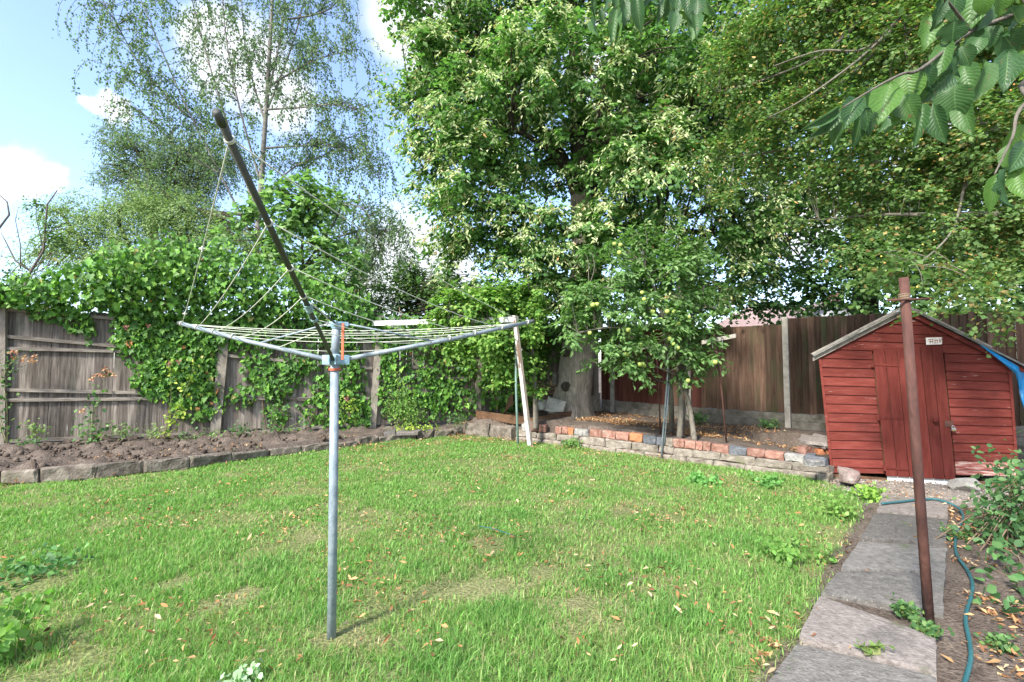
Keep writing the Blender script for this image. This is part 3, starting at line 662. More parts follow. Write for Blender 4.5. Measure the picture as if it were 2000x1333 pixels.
    for x0, x1, y0, y1 in ((1704, 1756, 711, 714), (1716, 1768, 815, 817), (1728, 1778, 914, 918)):
        c = [(x0 + 3, y0 + 3), (x1, y1 + 2.2), (x1, y1), (x0 + 3, y0 - 1)]; slab('hinge', [S(*p, .043) for p in c], [S(*p, .034) for p in c], M['door_red'], d, .002)
        c = [(x0 - 3, y0 + 7), (x0 + 3, y0 + 7), (x0 + 2, y0 - 6), (x0 - 4, y0 - 6)]; slab('hinge', [S(*p, .046) for p in c], [S(*p, .02) for p in c], M['door_red'], d, .002)
    m = MB(); c0 = S(1825, 821, .034); m.tube([c0, c0 + SN * .02, c0 + SN * .035, c0 + SN * .055, c0 + SN * .06], [.014, .014, .03, .028, .012], 12); m.build('door_knob', M['door_red'], d, True)
    c = [(1845, 834), (1862, 835), (1862, 823), (1845, 822)]; slab('hasp', [S(*p, .044) for p in c], [S(*p, .034) for p in c], M['rust'], d, .002)
    p = thing('padlock', 'small brass and steel padlock hanging on the shed door', 'padlock', S(1861, 838, .05))
    c = S(1862, 839, .055); R = np.stack([SD, SN, np.array((0, 0, 1.))], 1); m = MB(); m.box(c, (.022, .012, .02), R); m.build('body', M['steel'], p)
    m = MB(); m.box(c - np.array((0, 0, .011)), (.0205, .0135, .008), R); m.build('base_band', M['brass'], p)
    m = MB(); m.tube([c + SD * .014 * math.cos(t) + np.array((0, 0, .02 + .024 * math.sin(t))) for t in np.linspace(0, math.pi, 9)], .0035, 6); m.build('shackle', M['steel'], p, True)
    # sign plate with flaked marks
    g = thing('sign_plate', 'small flaked white plate above the shed door', 'sign', S(1824, 674, .03))
    c = [(1809, 674), (1840, 673), (1840, 659), (1808, 660)]; slab('plate', [S(*q, .034) for q in c], [S(*q, .026) for q in c], M['sign'], g, .002)
    m = MB()
    for (x0, y0, x1, y1) in [(1813, 664, 1821, 663), (1815, 668, 1822, 667), (1822, 662, 1822, 671), (1826, 662, 1826, 672), (1830, 663, 1831, 671), (1826, 666, 1832, 665), (1834, 662, 1836, 670), (1836, 669, 1839, 662), (1817, 665, 1817, 671)]:
        m.tube([S(x0, y0, .0345), S(x1, y1, .0345)], .004, 4)
    m.build('lettering', M['brown_mark'], g)
    # threshold
    c = [(1733, 939), (1868, 949), (1867, 937), (1732, 929)]; slab('white_threshold', [S(*q, .0) for q in c], [S(*q, -.03) for q in c], M['white'], s, .004)
    c = [(1733, 946), (1862, 958), (1862, 949), (1733, 939)]; slab('sill', [S(*q, .03) for q in c], [S(*q, -.05) for q in c], M['grey_wood'], s, .005)
    for xa, ya, xb, yb in ((1628, 925, 1731, 934), (1868, 940, 1990, 940)):
        c = [(xa, ya + 12), (xb, yb + 12), (xb, yb), (xa, ya)]; slab('floor_bearer', [S(*q, -.005) for q in c], [S(*q, -.06) for q in c], M['dark_wood'], s, .004)
    # things lying on the roof
    nR = np.cross(ER - RI, -SN); nR /= np.linalg.norm(nR); nR = nR if nR[2] > 0 else -nR
    def on(t, dpt, h=.045): return RI + (ER - RI) * t - SN * dpt + nR * h
    o = tube('log', [on(.40, .25, .09), on(.44, .5, .09)], [.065, .07], M['bark'], None, 9); tag(o, 'short cut log lying on the shed roof', 'log')
    q = [on(.55, .12, .06), on(1.0, .05, .06), on(1.0, .22, .06), on(.55, .28, .06)]; o = slab('roof_plank', q, [p - nR * .025 for p in q], M['grey_wood'], None, .004); tag(o, 'loose grey board lying down the right slope of the shed roof', 'board')
    q = [on(.60, .32, .09), on(.93, .3, .09), on(.93, .42, .09), on(.60, .45, .09)]; o = slab('roof_plank', q, [p - nR * .06 for p in q], M['felt'], None, .004); tag(o, 'second loose dark board behind the grey one on the shed roof', 'board')
    m = MB(); 
    for k in range(3): m.tube([on(.52 + .02 * k, .2 + .05 * k, .05), on(.545 + .02 * k, .24 + .05 * k, .11)], [.03, .018], 7)
    o = m.build('fungus_lump', M['brick_pale'], None, True); tag(o, 'small lumpy pale bracket beside the log on the shed roof', 'lump')
    # blue tarpaulin tucked under the roof edge and hanging at the right
    pts = []; nu, nv = 16, 12
    for i in range(nu):
        u = i / (nu - 1)
        for j in range(nv):
            v = j / (nv - 1)
            if u < .55:
                t = u / .55; x = 1915 + t * 72; yt_ = 672 + t * 43; h = 3 + 14 * t ** 1.3; y = yt_ + h * v; off = .085 + .02 * math.sin(v * 6 + u * 9) * t
            else:
                t = (u - .55) / .45; x = 1987 + t * 40; yt_ = 715 + t * 8; h = 17 + 62 * min(1, t * 1.8); y = yt_ + h * v; x -= v * 8 * math.sin(t * 3.1) ; off = .06 + .05 * math.sin(t * 11 + v * 2) * (.3 + v) - .25 * t
            pts.append(S(x, y, off))
    F = [(i * nv + j, (i + 1) * nv + j, (i + 1) * nv + j + 1, i * nv + j + 1) for i in range(nu - 1) for j in range(nv - 1)]
    V = np.array(pts); V2 = V - SN * .012; n0 = len(V)
    o = mk('tarpaulin', np.concatenate([V, V2]), F + [tuple(k + n0 for k in f[::-1]) for f in F], M['tarp'], None, True); tag(o, 'bright blue crumpled tarpaulin hanging off the right eave of the shed', 'tarpaulin')
shed()

# ------------------------------------------------------------------ path
def path():
    p = tag(thing('path', None, None, G(1650, 1200)), 'garden path of uneven concrete slabs leading to the shed', None, kind='structure')
    Lp = [(1440, 1400), (1557, 1246), (1599, 1159), (1638, 1110), (1678, 1052), (1709, 998), (1722, 967)]
    Rp = [(1832, 1420), (1832, 1317), (1830, 1242), (1842, 1198), (1848, 1118), (1851, 1010), (1852, 974)]
    mats = ['slab_dark', 'slab_pink', 'slab_dark', 'slab_dark', 'slab_dark', 'slab_pink']
    Rj = [(1832, 1420), (1832, 1317), (1829, 1243), (1848, 1117), (1850, 1062), (1851, 1010), (1852, 974)]
    # slab corners: near-left, near-right, far-right, far-left
    quads = [[(1420, 1440), (1834, 1470), (1832, 1318), (1556, 1247)], [(1559, 1243), (1832, 1314), (1829, 1242), (1600, 1160)], [(1602, 1156), (1843, 1199), (1848, 1119), (1637, 1112)],
             [(1640, 1109), (1848, 1116), (1850, 1064), (1677, 1054)], [(1679, 1051), (1850, 1061), (1852, 1011), (1708, 999)], [(1711, 997), (1852, 1008), (1853, 975), (1722, 968)]]
    for k, q in enumerate(quads):
        z = .035 + (.0, .012, -.004, .010, -.006, .008)[k]; t = [G(x, y, z) for x, y in q]
        for v in t: v[2] += random.uniform(-.005, .005)
        a, b, c, d = t; V = []; n = 8
        for j in range(n):
            for i in range(n):
                u, w = .008 + .984 * i / (n - 1), .03 + .94 * j / (n - 1); e = (i in (0, n - 1)) + (j in (0, n - 1))
                v = (a * (1 - u) + b * u) * (1 - w) + (d * (1 - u) + c * u) * w
                v = v + np.array((random.uniform(-1, 1) * .005 if e else 0, random.uniform(-1, 1) * .005 if e else 0, -.006 * e + random.uniform(-.0012, .0012))); V.append(v)
        F = [(j * n + i, j * n + i + 1, (j + 1) * n + i + 1, (j + 1) * n + i) for j in range(n - 1) for i in range(n - 1)]
        rim = [i for i in range(n)] + [j * n + n - 1 for j in range(1, n)] + [(n - 1) * n + i for i in range(n - 2, -1, -1)] + [j * n for j in range(n - 2, 0, -1)]
        m0 = len(V); V += [V[i] - np.array((0, 0, .06)) for i in rim]; L_ = len(rim)
        F += [(rim[i], m0 + i, m0 + (i + 1) % L_, rim[(i + 1) % L_]) for i in range(L_)]
        mk('paving_slab', V, F, M[mats[k]], p)
path()

# ------------------------------------------------------------------ rotary dryer
def dryer():
    base = G(648, 1247); Yd = base[1]
    top = P(657.5, 632, Yd); hubp = P(654, 703, Yd)
    d = thing('rotary_dryer', 'galvanised rotary clothes dryer with three arms standing on the lawn', 'clothes dryer', base)
    tube('pole', [base - np.array((0, 0, .1)), base + (hubp - base) * .5, hubp], [.0228, .0228, .0226], M['galv'], d, 20)
    tube('upper_pole', [hubp, top], [.0215, .0215], M['galv'], d, 20)
    ax = unit(top - base)
    m = MB(); m.tube([hubp - ax * .028, hubp - ax * .02, hubp + ax * .02, hubp + ax * .03], [.026, .034, .034, .025], 16)
    tips = {'L': P(352, 632, 3.08), 'R': P(1040, 628, 3.30), 'F': P(428, 230, 1.16)}
    starts = {}
    for k, t in tips.items():
        h = t - hubp; h[2] = 0; h = unit(h); starts[k] = hubp + h * .045
        s_ = np.cross(h, ax)
        for q in (-1, 1): m.box(hubp + h * .045 + s_ * q * .016, (.026, .003, .025), np.stack([h, s_, ax], 1))
    m.build('hub', M['casting'], d, False)
    m = MB(); m.tube([top - ax * .03, top - ax * .012, top + ax * .002, top + ax * .008], [.024, .033, .034, .02], 16)
    for k, t in tips.items():
        h = t - hubp; h[2] = 0; h = unit(h); m.box(top + h * .04 - ax * .002, (.02, .008, .012), np.stack([h, np.cross(h, ax), ax], 1))
    m.build('top_cap', M['casting'], d, False)
    def arm(k, r0, r1): return lambda t: starts[k] + (tips[k] - starts[k]) * t
    A = {k: arm(k, 0, 0) for k in tips}
    for k in ('L', 'R'):
        tube('arm', [A[k](0), A[k](.5) - np.array((0, 0, .008)), A[k](1)], [.0132, .0128, .0125], M['galv'], d, 12)
        e = tube('arm_end_cap', [A[k](.985), A[k](1.012)], [.0145, .0135], M['galv_dull'], d, 10)
    tube('arm', [A['F'](0), A['F'](.5)], [.0092, .0092], M['galv_dull'], d, 12); tube('arm', [A['F'](.36), A['F'](.7) - np.array((0, 0, .004)), A['F'](1)], [.0104, .0103, .0102], M['galv_dull'], d, 14)
    tube('arm_end_cap', [A['F'](.985), A['F'](1.012)], [.0108, .0106], M['galv_dull'], d, 12)
    capj = {k: top + unit(np.array((*(tips[k] - hubp)[:2], 0.))) * .05 for k in tips}
    tube('strut', [capj['L'], A['L'](.42)], .0055, M['galv'], d, 8); tube('strut', [capj['R'], A['R'](.42)], .0055, M['galv'], d, 8); tube('strut', [capj['F'], A['F'](.40)], .0055, M['galv_dull'], d, 8)
    m = MB(); a = P(671, 632, Yd - .04); b = P(668, 703, Yd - .045); m.box((a + b) / 2, (.0065, .0035, np.linalg.norm(a - b) / 2)); m.build('orange_strap', M['strap'], d)
    # twine round the hub
    m = MB()
    for z, rr in ((-.045, .0275), (-.052, .028)):
        m.tube([hubp + ax * z + rr * np.array((math.cos(t), math.sin(t), .15 * math.sin(t))) for t in np.linspace(0, 2 * math.pi, 17)], .004, 5, False)
    m.build('twine', M['strap'], d, True)
    # washing lines
    def sagline(p, q, sag, rr=.0021):
        ts = np.linspace(0, 1, 13); pts = [p + (q - p) * t - np.array((0, 0, sag * 4 * t * (1 - t))) for t in ts]; tube('clothes_line', pts, rr, M['line'], d, 5)
    def coil(c, axis, rad, name='line_knot'):
        axis = unit(axis); u = unit(np.cross(axis, (0, 0, 1.))); v = np.cross(axis, u)
        tube(name, [c + axis * .01 * (t / 12.5 - .5) + rad * (math.cos(t) * u + math.sin(t) * v) for t in np.linspace(0, 12.5, 26)], .0026, M['line'], d, 5)
    fr = [.955, .735, .565, .43]; lf = [.985, .865, .74, .60]; rt = [.965, .80, .64, .50]
    for i in range(4):
        sagline(A['F'](fr[i]), A['L'](lf[i]), .02 + .01 * i); sagline(A['F'](fr[i]) + np.array((.008, 0, 0)), A['R'](rt[i]), .05 - .008 * i)
        coil(A['F'](fr[i]), tips['F'] - hubp, .0118); coil(A['L'](lf[i]), tips['L'] - hubp, .0155); coil(A['R'](rt[i]), tips['R'] - hubp, .0155)
    for a, b, sg in ((.985, .96, .05), (.985, .94, .065), (.865, .80, .05), (.74, .66, .04), (.60, .5, .03), (.30, .25, .02)): sagline(A['L'](a), A['R'](b), sg)
    sagline(A['F'](.22), A['L'](.30), .0); sagline(A['F'](.22), A['R'](.42), .03); sagline(A['F'](.30), A['R'](.60), .05)
    # rope mending the raised arm
    c = A['F'](.37); axf = unit(tips['F'] - hubp); u = unit(np.cross(axf, (0, 0, 1.))); v = np.cross(axf, u)
    tube('rope_binding', [c + axf * .05 * (t / 40 - .5) + (.0138 + .0018 * math.sin(t * .9)) * (math.cos(t) * u + math.sin(t) * v) for t in np.linspace(0, 40, 90)], .0028, M['rope'], d, 5)
    c2 = A['F'](.30); tube('rope_binding', [c2 + axf * .02 * (t / 19 - .5) + .0125 * (math.cos(t) * u + math.sin(t) * v) for t in np.linspace(0, 19, 45)], .0025, M['rope'], d, 5)
    tube('rope_loop', spline([A['F'](.39) - u * .018, A['F'](.34) - u * .065 - np.array((0, 0, .02)), A['F'](.29) - u * .05 - np.array((0, 0, .02)), A['F'](.28)], 8), .003, M['line'], d, 5)
    tube('rope_loop', spline([A['F'](.36) + u * .02, A['F'](.33) + u * .012, A['F'](.29) + u * .018], 8), .004, M['rope'], d, 5)
    # loose knots on the outer line
    for t in (.35, .86):
        q = A['F'](fr[0]) + (A['L'](lf[0]) - A['F'](fr[0])) * t - np.array((0, 0, .02 * 4 * t * (1 - t))); tube('line_knot', [q + np.array((-.012, 0, .002)), q + np.array((.012, 0, .001))], .004, M['line'], d, 5); tube('line_knot', [q + np.array((0, 0, -.012)), q + np.array((0, 0, .012))], .0042, M['line'], d, 5)
dryer()

# ------------------------------------------------------------------ other posts, stakes, hose
def posts():
    b = G(1815, 1219); t = P(1765, 545, b[1]); ax = unit(t - b); top = P(1765, 543, b[1])
    o = thing('rusty_post', 'tall rusty steel post rising beside the path in front of the shed', 'post', b)
    tube('shaft', [b - ax * .1, b + ax * .9, top], [.0245, .024, .0238], M['rust'], o, 18)
    c = P(1766, 580, b[1]); u = np.array((1., 0, 0)); v = np.array((0, 1., 0))
    tube('wire_binding', [c + np.array((0, 0, .03 * (q / 44 - .5))) + (.0268 + .0015 * math.sin(q * 1.7)) * (math.cos(q) * u + math.sin(q) * v) for q in np.linspace(0, 44, 120)], .0028, M['cane'], o, 5)
    tube('cross_pin', [P(1733, 587, b[1] - .03), P(1815, 584, b[1] - .03)], .006, M['rust'], o, 8)
    b = G(1037, 871); t = P(1005, 617, b[1] - .05); ax = unit(t - b)
    o = thing('clothes_line_frame', 'wooden post with flaking white paint carrying a white beam', 'clothes frame', b)
    w = .052; q = lambda p, s: [p + np.array((-w * s, -.04, 0)), p + np.array((w * s, -.04, 0)), p + np.array((w * s, .04, 0)), p + np.array((-w * s, .04, 0))]
    # the left half carries the paint, the right half is bare wood
    for s0, s1, mat in ((-1, .2, 'white_flake'), (.2, 1, 'fence_old')):
        lo = b - np.array((0, 0, .1)); hi = t
        fo = [lo + np.array((w * s0, -.035, 0)), lo + np.array((w * s1, -.035, 0)), hi + np.array((w * .85 * s1, -.035, 0)), hi + np.array((w * .85 * s0, -.035, 0))]
        slab('post_face' if mat == 'fence_old' else 'post', fo, [p + np.array((0, .075, 0)) for p in fo], M[mat], o, .006)
    e0 = P(727, 632, 9.9); e1 = P(1012, 624, b[1] - .02); dz = np.array((0, 0, .05))
    fo = [e0 - dz, e1 - dz, e1 + dz, e0 + dz]; slab('beam', fo, [p + np.array((0, .04, 0)) for p in fo], M['white_beam'], o, .005)
    b = G(1012, 869); o = tube('thin_green_pole', [b - np.array((0, 0, .1)), P(1008, 760, b[1]), P(1007, 640, b[1])], .022, M['green_pole'], None, 10); tag(o, 'thin green metal pole beside the white flaking post', 'pole')
    # forked steel stake in front of the apple tree
    b = G(1290, 895); Y = b[1]; o = thing('forked_stake', 'grey metal stake with a U shaped fork standing in front of the apple tree', 'stake', b)
    tube('rod', [b - np.array((0, 0, .1)), P(1303, 745, Y), P(1306, 690, Y)], .0125, M['galv'], o, 10)
    tube('rod', [P(1298, 866, Y + .02), P(1307, 745, Y + .02)], .011, M['galv'], o, 10)
    tube('fork', spline([P(1275, 700, Y), P(1276, 728, Y), P(1283, 742, Y), P(1304, 747, Y), P(1321, 742, Y), P(1328, 728, Y), P(1331, 690, Y)], 5), .0105, M['galv_dull'], o, 8)
    # T-shaped line posts in the raised bed
    for i, (bx, by, tx, ty, x0, y0, x1, y1, mt) in enumerate([(1420, 868, 1394, 650, 1372, 669, 1438, 656, 'grey_wood'), (1290, 853, 1281, 675, 1178, 683, 1292, 677, 'concrete')]):
        b = G(bx, by, .26); Y = b[1]; o = thing('line_post', ['rusty twisted rod with a tilted wooden crossbar right of the apple tree', 'rusty rod with a pale crossbar half hidden by the apple leaves'][i], 'post', b)
        tube('rod', [b - np.array((0, 0, .1)), P((bx + tx) / 2 + 2, (by + ty) / 2, Y), P(tx, ty, Y)], .013, M['rust'], o, 8)
        e0, e1 = P(x0, y0, Y - .03), P(x1, y1, Y - .03); fo = [e0 - np.array((0, 0, .03)), e1 - np.array((0, 0, .03)), e1 + np.array((0, 0, .03)), e0 + np.array((0, 0, .03))]
        slab('crossbar', fo, [p + np.array((0, .05, 0)) for p in fo], M[mt], o, .005)
        if i == 0:
            for hx in (1391, 1411): tube('hook', spline([P(hx, 662, Y - .05), P(hx, 672, Y - .05), P(hx + 1, 682, Y - .05)], 3), .005, M['steel'], o, 6)
    hp = [(1722, 984, .06), (1760, 980, .062), (1800, 976, .062), (1822, 975, .062), (1842, 979, .06), (1856, 984, .05), (1872, 993, .03), (1881, 1008, .02), (1877, 1024, .02), (1868, 1042, .02), (1866, 1070, .02), (1872, 1090, .02), (1888, 1112, .02), (1899, 1138, .02), (1897, 1165, .02), (1889, 1190, .02), (1886, 1215, .02), (1893, 1250, .02), (1896, 1285, .02), (1888, 1320, .02), (1872, 1370, .02), (1840, 1450, .02)]
    o = tube('hose', spline([G(x, y, z) for x, y, z in hp], 6), .0100, M['hose'], None, 10); tag(o, 'teal garden hose snaking over the path and the soil beside it', 'hose')
    o = tube('hose_scrap', spline([G(935, 1028, .05), G(960, 1032, .06), G(985, 1040, .06), G(1004, 1047, .05)], 5), .003, M['hose'], None, 8); tag(o, 'thin teal cord lying in the lawn near the bare patch', 'cord')
posts()

# ------------------------------------------------------------------ rocks, stump, pile
def rock(name, label, c, size, mat, seed, cat='rock', cuts=5):
    r = np.random.default_rng(seed)
    import bmesh
    bm = bmesh.new(); bmesh.ops.create_icosphere(bm, subdivisions=3, radius=1.0)
    V = np.array([v.co[:] for v in bm.verts]); F = [tuple(v.index for v in f.verts) for f in bm.faces]; bm.free()
    for _ in range(cuts + 5):
        n = unit(r.normal(0, 1, 3)); h = r.uniform(.38, .72); dd = V @ n; V = V - np.maximum(dd - h, 0)[:, None] * n
    V = V + unit(V) * (fbm(V[:, 0] * 3 + V[:, 2] * 2, V[:, 1] * 3, 1.5, seed)[:, None] - .5) * .12
    ang = r.uniform(0, 6); R = np.array([[math.cos(ang), -math.sin(ang), 0], [math.sin(ang), math.cos(ang), 0], [0, 0, 1]])
    V = (V @ R.T) * np.asarray(size); V[:, 2] -= V[:, 2].min() + .02
    o = mk(name, V + np.asarray(c), F, mat); tag(o, label, cat); return o
rock('boulder', 'reddish angular boulder on the gravel at the left corner of the shed', G(1658, 950), (.21, .18, .17), M['rock'], 1)
rock('flat_rock', 'flat grey stone at the foot of the shed to the right of the door', G(1893, 962), (.17, .2, .13), M['rock_grey'], 2)
def slabrock(label, q, Y, th, mat):
    fo = [P(x, y, Y + dy) for x, y, dy in q]; o = stoneblock('rock', fo[0], fo[1], fo[2], fo[3], np.array((0, -1., 0)), mat, None, th, .012, .02); tag(o, label, 'rock')
slabrock('large pale block leaning against the big tree trunk', [(1064, 803, 0), (1100, 806, -.1), (1106, 786, .05), (1073, 774, .1)], 9.9, .3, M['rock_grey'])
slabrock('smaller grey block to the left of the pale block by the tree', [(1048, 800, 0), (1066, 802, 0), (1068, 782, .1), (1050, 784, .1)], 10.1, .25, M['rock_grey'])
def stump():
    b = G(1160, 801, .36); m = MB(); r = np.random.default_rng(5); V = []; n = 18
    for j, (z, k) in enumerate(((-.05, 1.25), (.1, 1.05), (.25, .95), (.38, .92))):
        for i in range(n):
            a = 2 * math.pi * i / n; rad = .17 * k * (1 + .13 * math.sin(5 * a) + .08 * r.normal()); V.append(b + np.array((rad * math.cos(a), rad * math.sin(a), z + (.05 * r.normal() if j == 3 else 0))))
    F = [(j * n + i, j * n + (i + 1) % n, (j + 1) * n + (i + 1) % n, (j + 1) * n + i) for j in range(3) for i in range(n)] + [tuple(3 * n + i for i in range(n))]
    o = mk('tree_stump', V, F, M['bark'], None); tag(o, 'short splintered tree stump right of the big trunk', 'stump')
stump()
def brickpile():
    for k, (x, y, z, rz, L_, mat, lab) in enumerate([(1590, 905, .26, .2, (.11, .05, .035), 'brick_pale', 'pale broken brick on the end of the garden wall'), (1572, 880, .27, .5, (.08, .06, .05), 'brick_red', 'broken red brick standing behind the wall end by the shed'),
                                         (1607, 882, .27, -.1, (.09, .05, .035), 'brick_orange', 'orange brick lying against the shed side'), (1584, 893, .25, .9, (.07, .05, .04), 'brick_blue', 'dark blue half brick in the small pile by the shed'),
                                         (1598, 897, .25, -.5, (.07, .05, .03), 'brick_blue', 'dark blue broken brick nearest the shed in the pile')]):
        c = G(x, y, z); m = MB(); R = np.array([[math.cos(rz), -math.sin(rz), 0], [math.sin(rz), math.cos(rz), 0], [0, 0, 1.]])
        a, b, d = L_; fo = [c + R @ np.array(v) for v in ((-a, -b, -d), (a, -b, -d), (a, -b, d), (-a, -b, d))]; o = stoneblock('loose_brick', *fo, R @ np.array((0, -1., 0)), M[mat], None, 2 * b, .004, .006); tag(o, lab, 'brick')
    for k, (q, z) in enumerate([([(1560, 858), (1612, 872), (1612, 856), (1566, 848)], .36), ([(1575, 862), (1616, 866), (1616, 852), (1590, 846)], .40)]):
        t = [G(x, y, z) for x, y in q]; o = slab('broken_slab', t, [p - np.array((0, 0, .04)) for p in t], M['slab_pink'], None, .006); tag(o, ['lower broken paving slab resting on bricks beside the shed', 'upper broken paving slab on the pile beside the shed'][k], 'slab')
brickpile()
def sticks():
    r = np.random.default_rng(8); m = MB(); c = P(1062, 765, 10.9)
    for i in range(90):
        p = c + r.normal(0, 1, 3) * np.array((.22, .2, .13)); p[2] = max(p[2], .4); d = unit(np.array((r.normal(), r.normal() * .5, r.normal() * .25))); L_ = r.uniform(.15, .4); m.tube([p - d * L_ / 2, p + np.array((0, 0, .02)), p + d * L_ / 2], r.uniform(.006, .016), 4)
    o = m.build('brushwood_pile', M['cane'], None); tag(o, 'heap of cut sticks behind the pale block beside the trunk', 'stick pile', kind='stuff')
    q = [P(1080, 752, 10.5), P(1087, 752, 10.5), P(1087, 728, 10.5), P(1080, 728, 10.5)]; o = slab('dark_board', q, [p + np.array((0, .15, 0)) for p in q], M['slab_dark'], None, .004); tag(o, 'dark upright slab wedged between the sticks and the trunk', 'slab')
    q = [P(985, 806, 10.5), P(1003, 790, 10.3), P(1001, 768, 10.5), P(992, 778, 10.6)]; o = slab('old_plank', q, [p + np.array((0, .05, 0)) for p in q], M['dark_wood'], None, .004); tag(o, 'old brown plank leaning in the ivy behind the white post', 'plank')
sticks()

# ------------------------------------------------------------------ houses behind
def houses():
    Y = 24.0
    o = thing('brown_roofed_house', 'house with a pink brown tiled roof just showing over the back fence', 'house', P(1475, 700, Y + 3) * np.array((1, 1, 0)))
    e0, e1 = P(1390, 640, Y), P(1570, 640, Y); r0, r1 = P(1462, 600, Y + 4), P(1566, 600, Y + 4)
    q = [e0, e1, r1, r0]; slab('roof', q, [p - np.array((0, 0, .15)) for p in q], M['roof_tile'], o, .01)
    b0 = P(1392, 640, Y + 8); b1 = P(1560, 640, Y + 8); q = [b1 + np.array((0, 0, 0)), b0, r0, r1]; slab('roof', q, [p - np.array((0, 0, .15)) for p in q], M['roof_tile'], o, .01)
    m = MB(); z0 = 0.; a = P(1400, 640, Y + .3); b = P(1562, 640, Y + .3); m.box(((a[0] + b[0]) / 2, Y + 3.2, a[2] / 2 - .1), ((b[0] - a[0]) / 2, 2.9, a[2] / 2 - .1)); m.build('wall', M['render'], o)
    for i in range(9):
        t = i / 9.; y0 = e0 + (r0 - e0) * t; y1 = e1 + (r1 - e1) * t; q = [y0, y1, y1 + (r1 - e1) / 9 + np.array((0, 0, .02)), y0 + (r0 - e0) / 9 + np.array((0, 0, .02))]
        q = [p + np.array((0, -.02, .05 if k < 2 else .02)) for k, p in enumerate(q)]; slab('tile_course', q, [p - np.array((0, 0, .04)) for p in q], M['roof_tile'], o, .004)
    o = thing('white_gabled_house', 'white house gable glimpsed between the leaves left of the shed', 'house', P(1620, 700, 21) * np.array((1, 1, 0)))
    A, B, Cc = P(1540, 634, 20), P(1705, 634, 20), P(1628, 585, 20); g = [A * np.array((1, 1, 0)), B * np.array((1, 1, 0)), B, Cc, A]; d = np.array((.8, 5, 0))
    m = MB(); m.add(g + [p + d for p in g], [(0, 1, 2, 3, 4), (9, 8, 7, 6, 5)] + [(i, (i + 1) % 5, 5 + (i + 1) % 5, 5 + i) for i in range(5)]); m.build('wall', M['render'], o)
    for a, b in ((A, Cc), (Cc, B)):
        up = np.array((0, -.2, .06)); q = [a + up, b + up, b + d + up, a + d + up]; slab('roof', q, [p - np.array((0, 0, .1)) for p in q], M['roof_tile'], o, .01)
    m = MB(); c = P(1632, 583, 21.5); m.box(c - np.array((0, 0, .15)), (.2, .25, .4)); m.build('chimney', M['brick_red'], o)
houses()

# ------------------------------------------------------------------ trees
def tree(name, label, base, mat):
    return thing(name, label, 'tree', base)
LIME = [((.072, .150, .046), 3), ((.098, .185, .056), 3), ((.13, .22, .070), 2), ((.055, .118, .040), 2)]
BRACT = [((.38, .42, .22), 3), ((.30, .37, .17), 3), ((.45, .46, .29), 1.4), ((.34, .20, .09), .25)]
DARKL = [((.045, .095, .034), 3), ((.065, .125, .040), 3), ((.09, .155, .048), 1)]

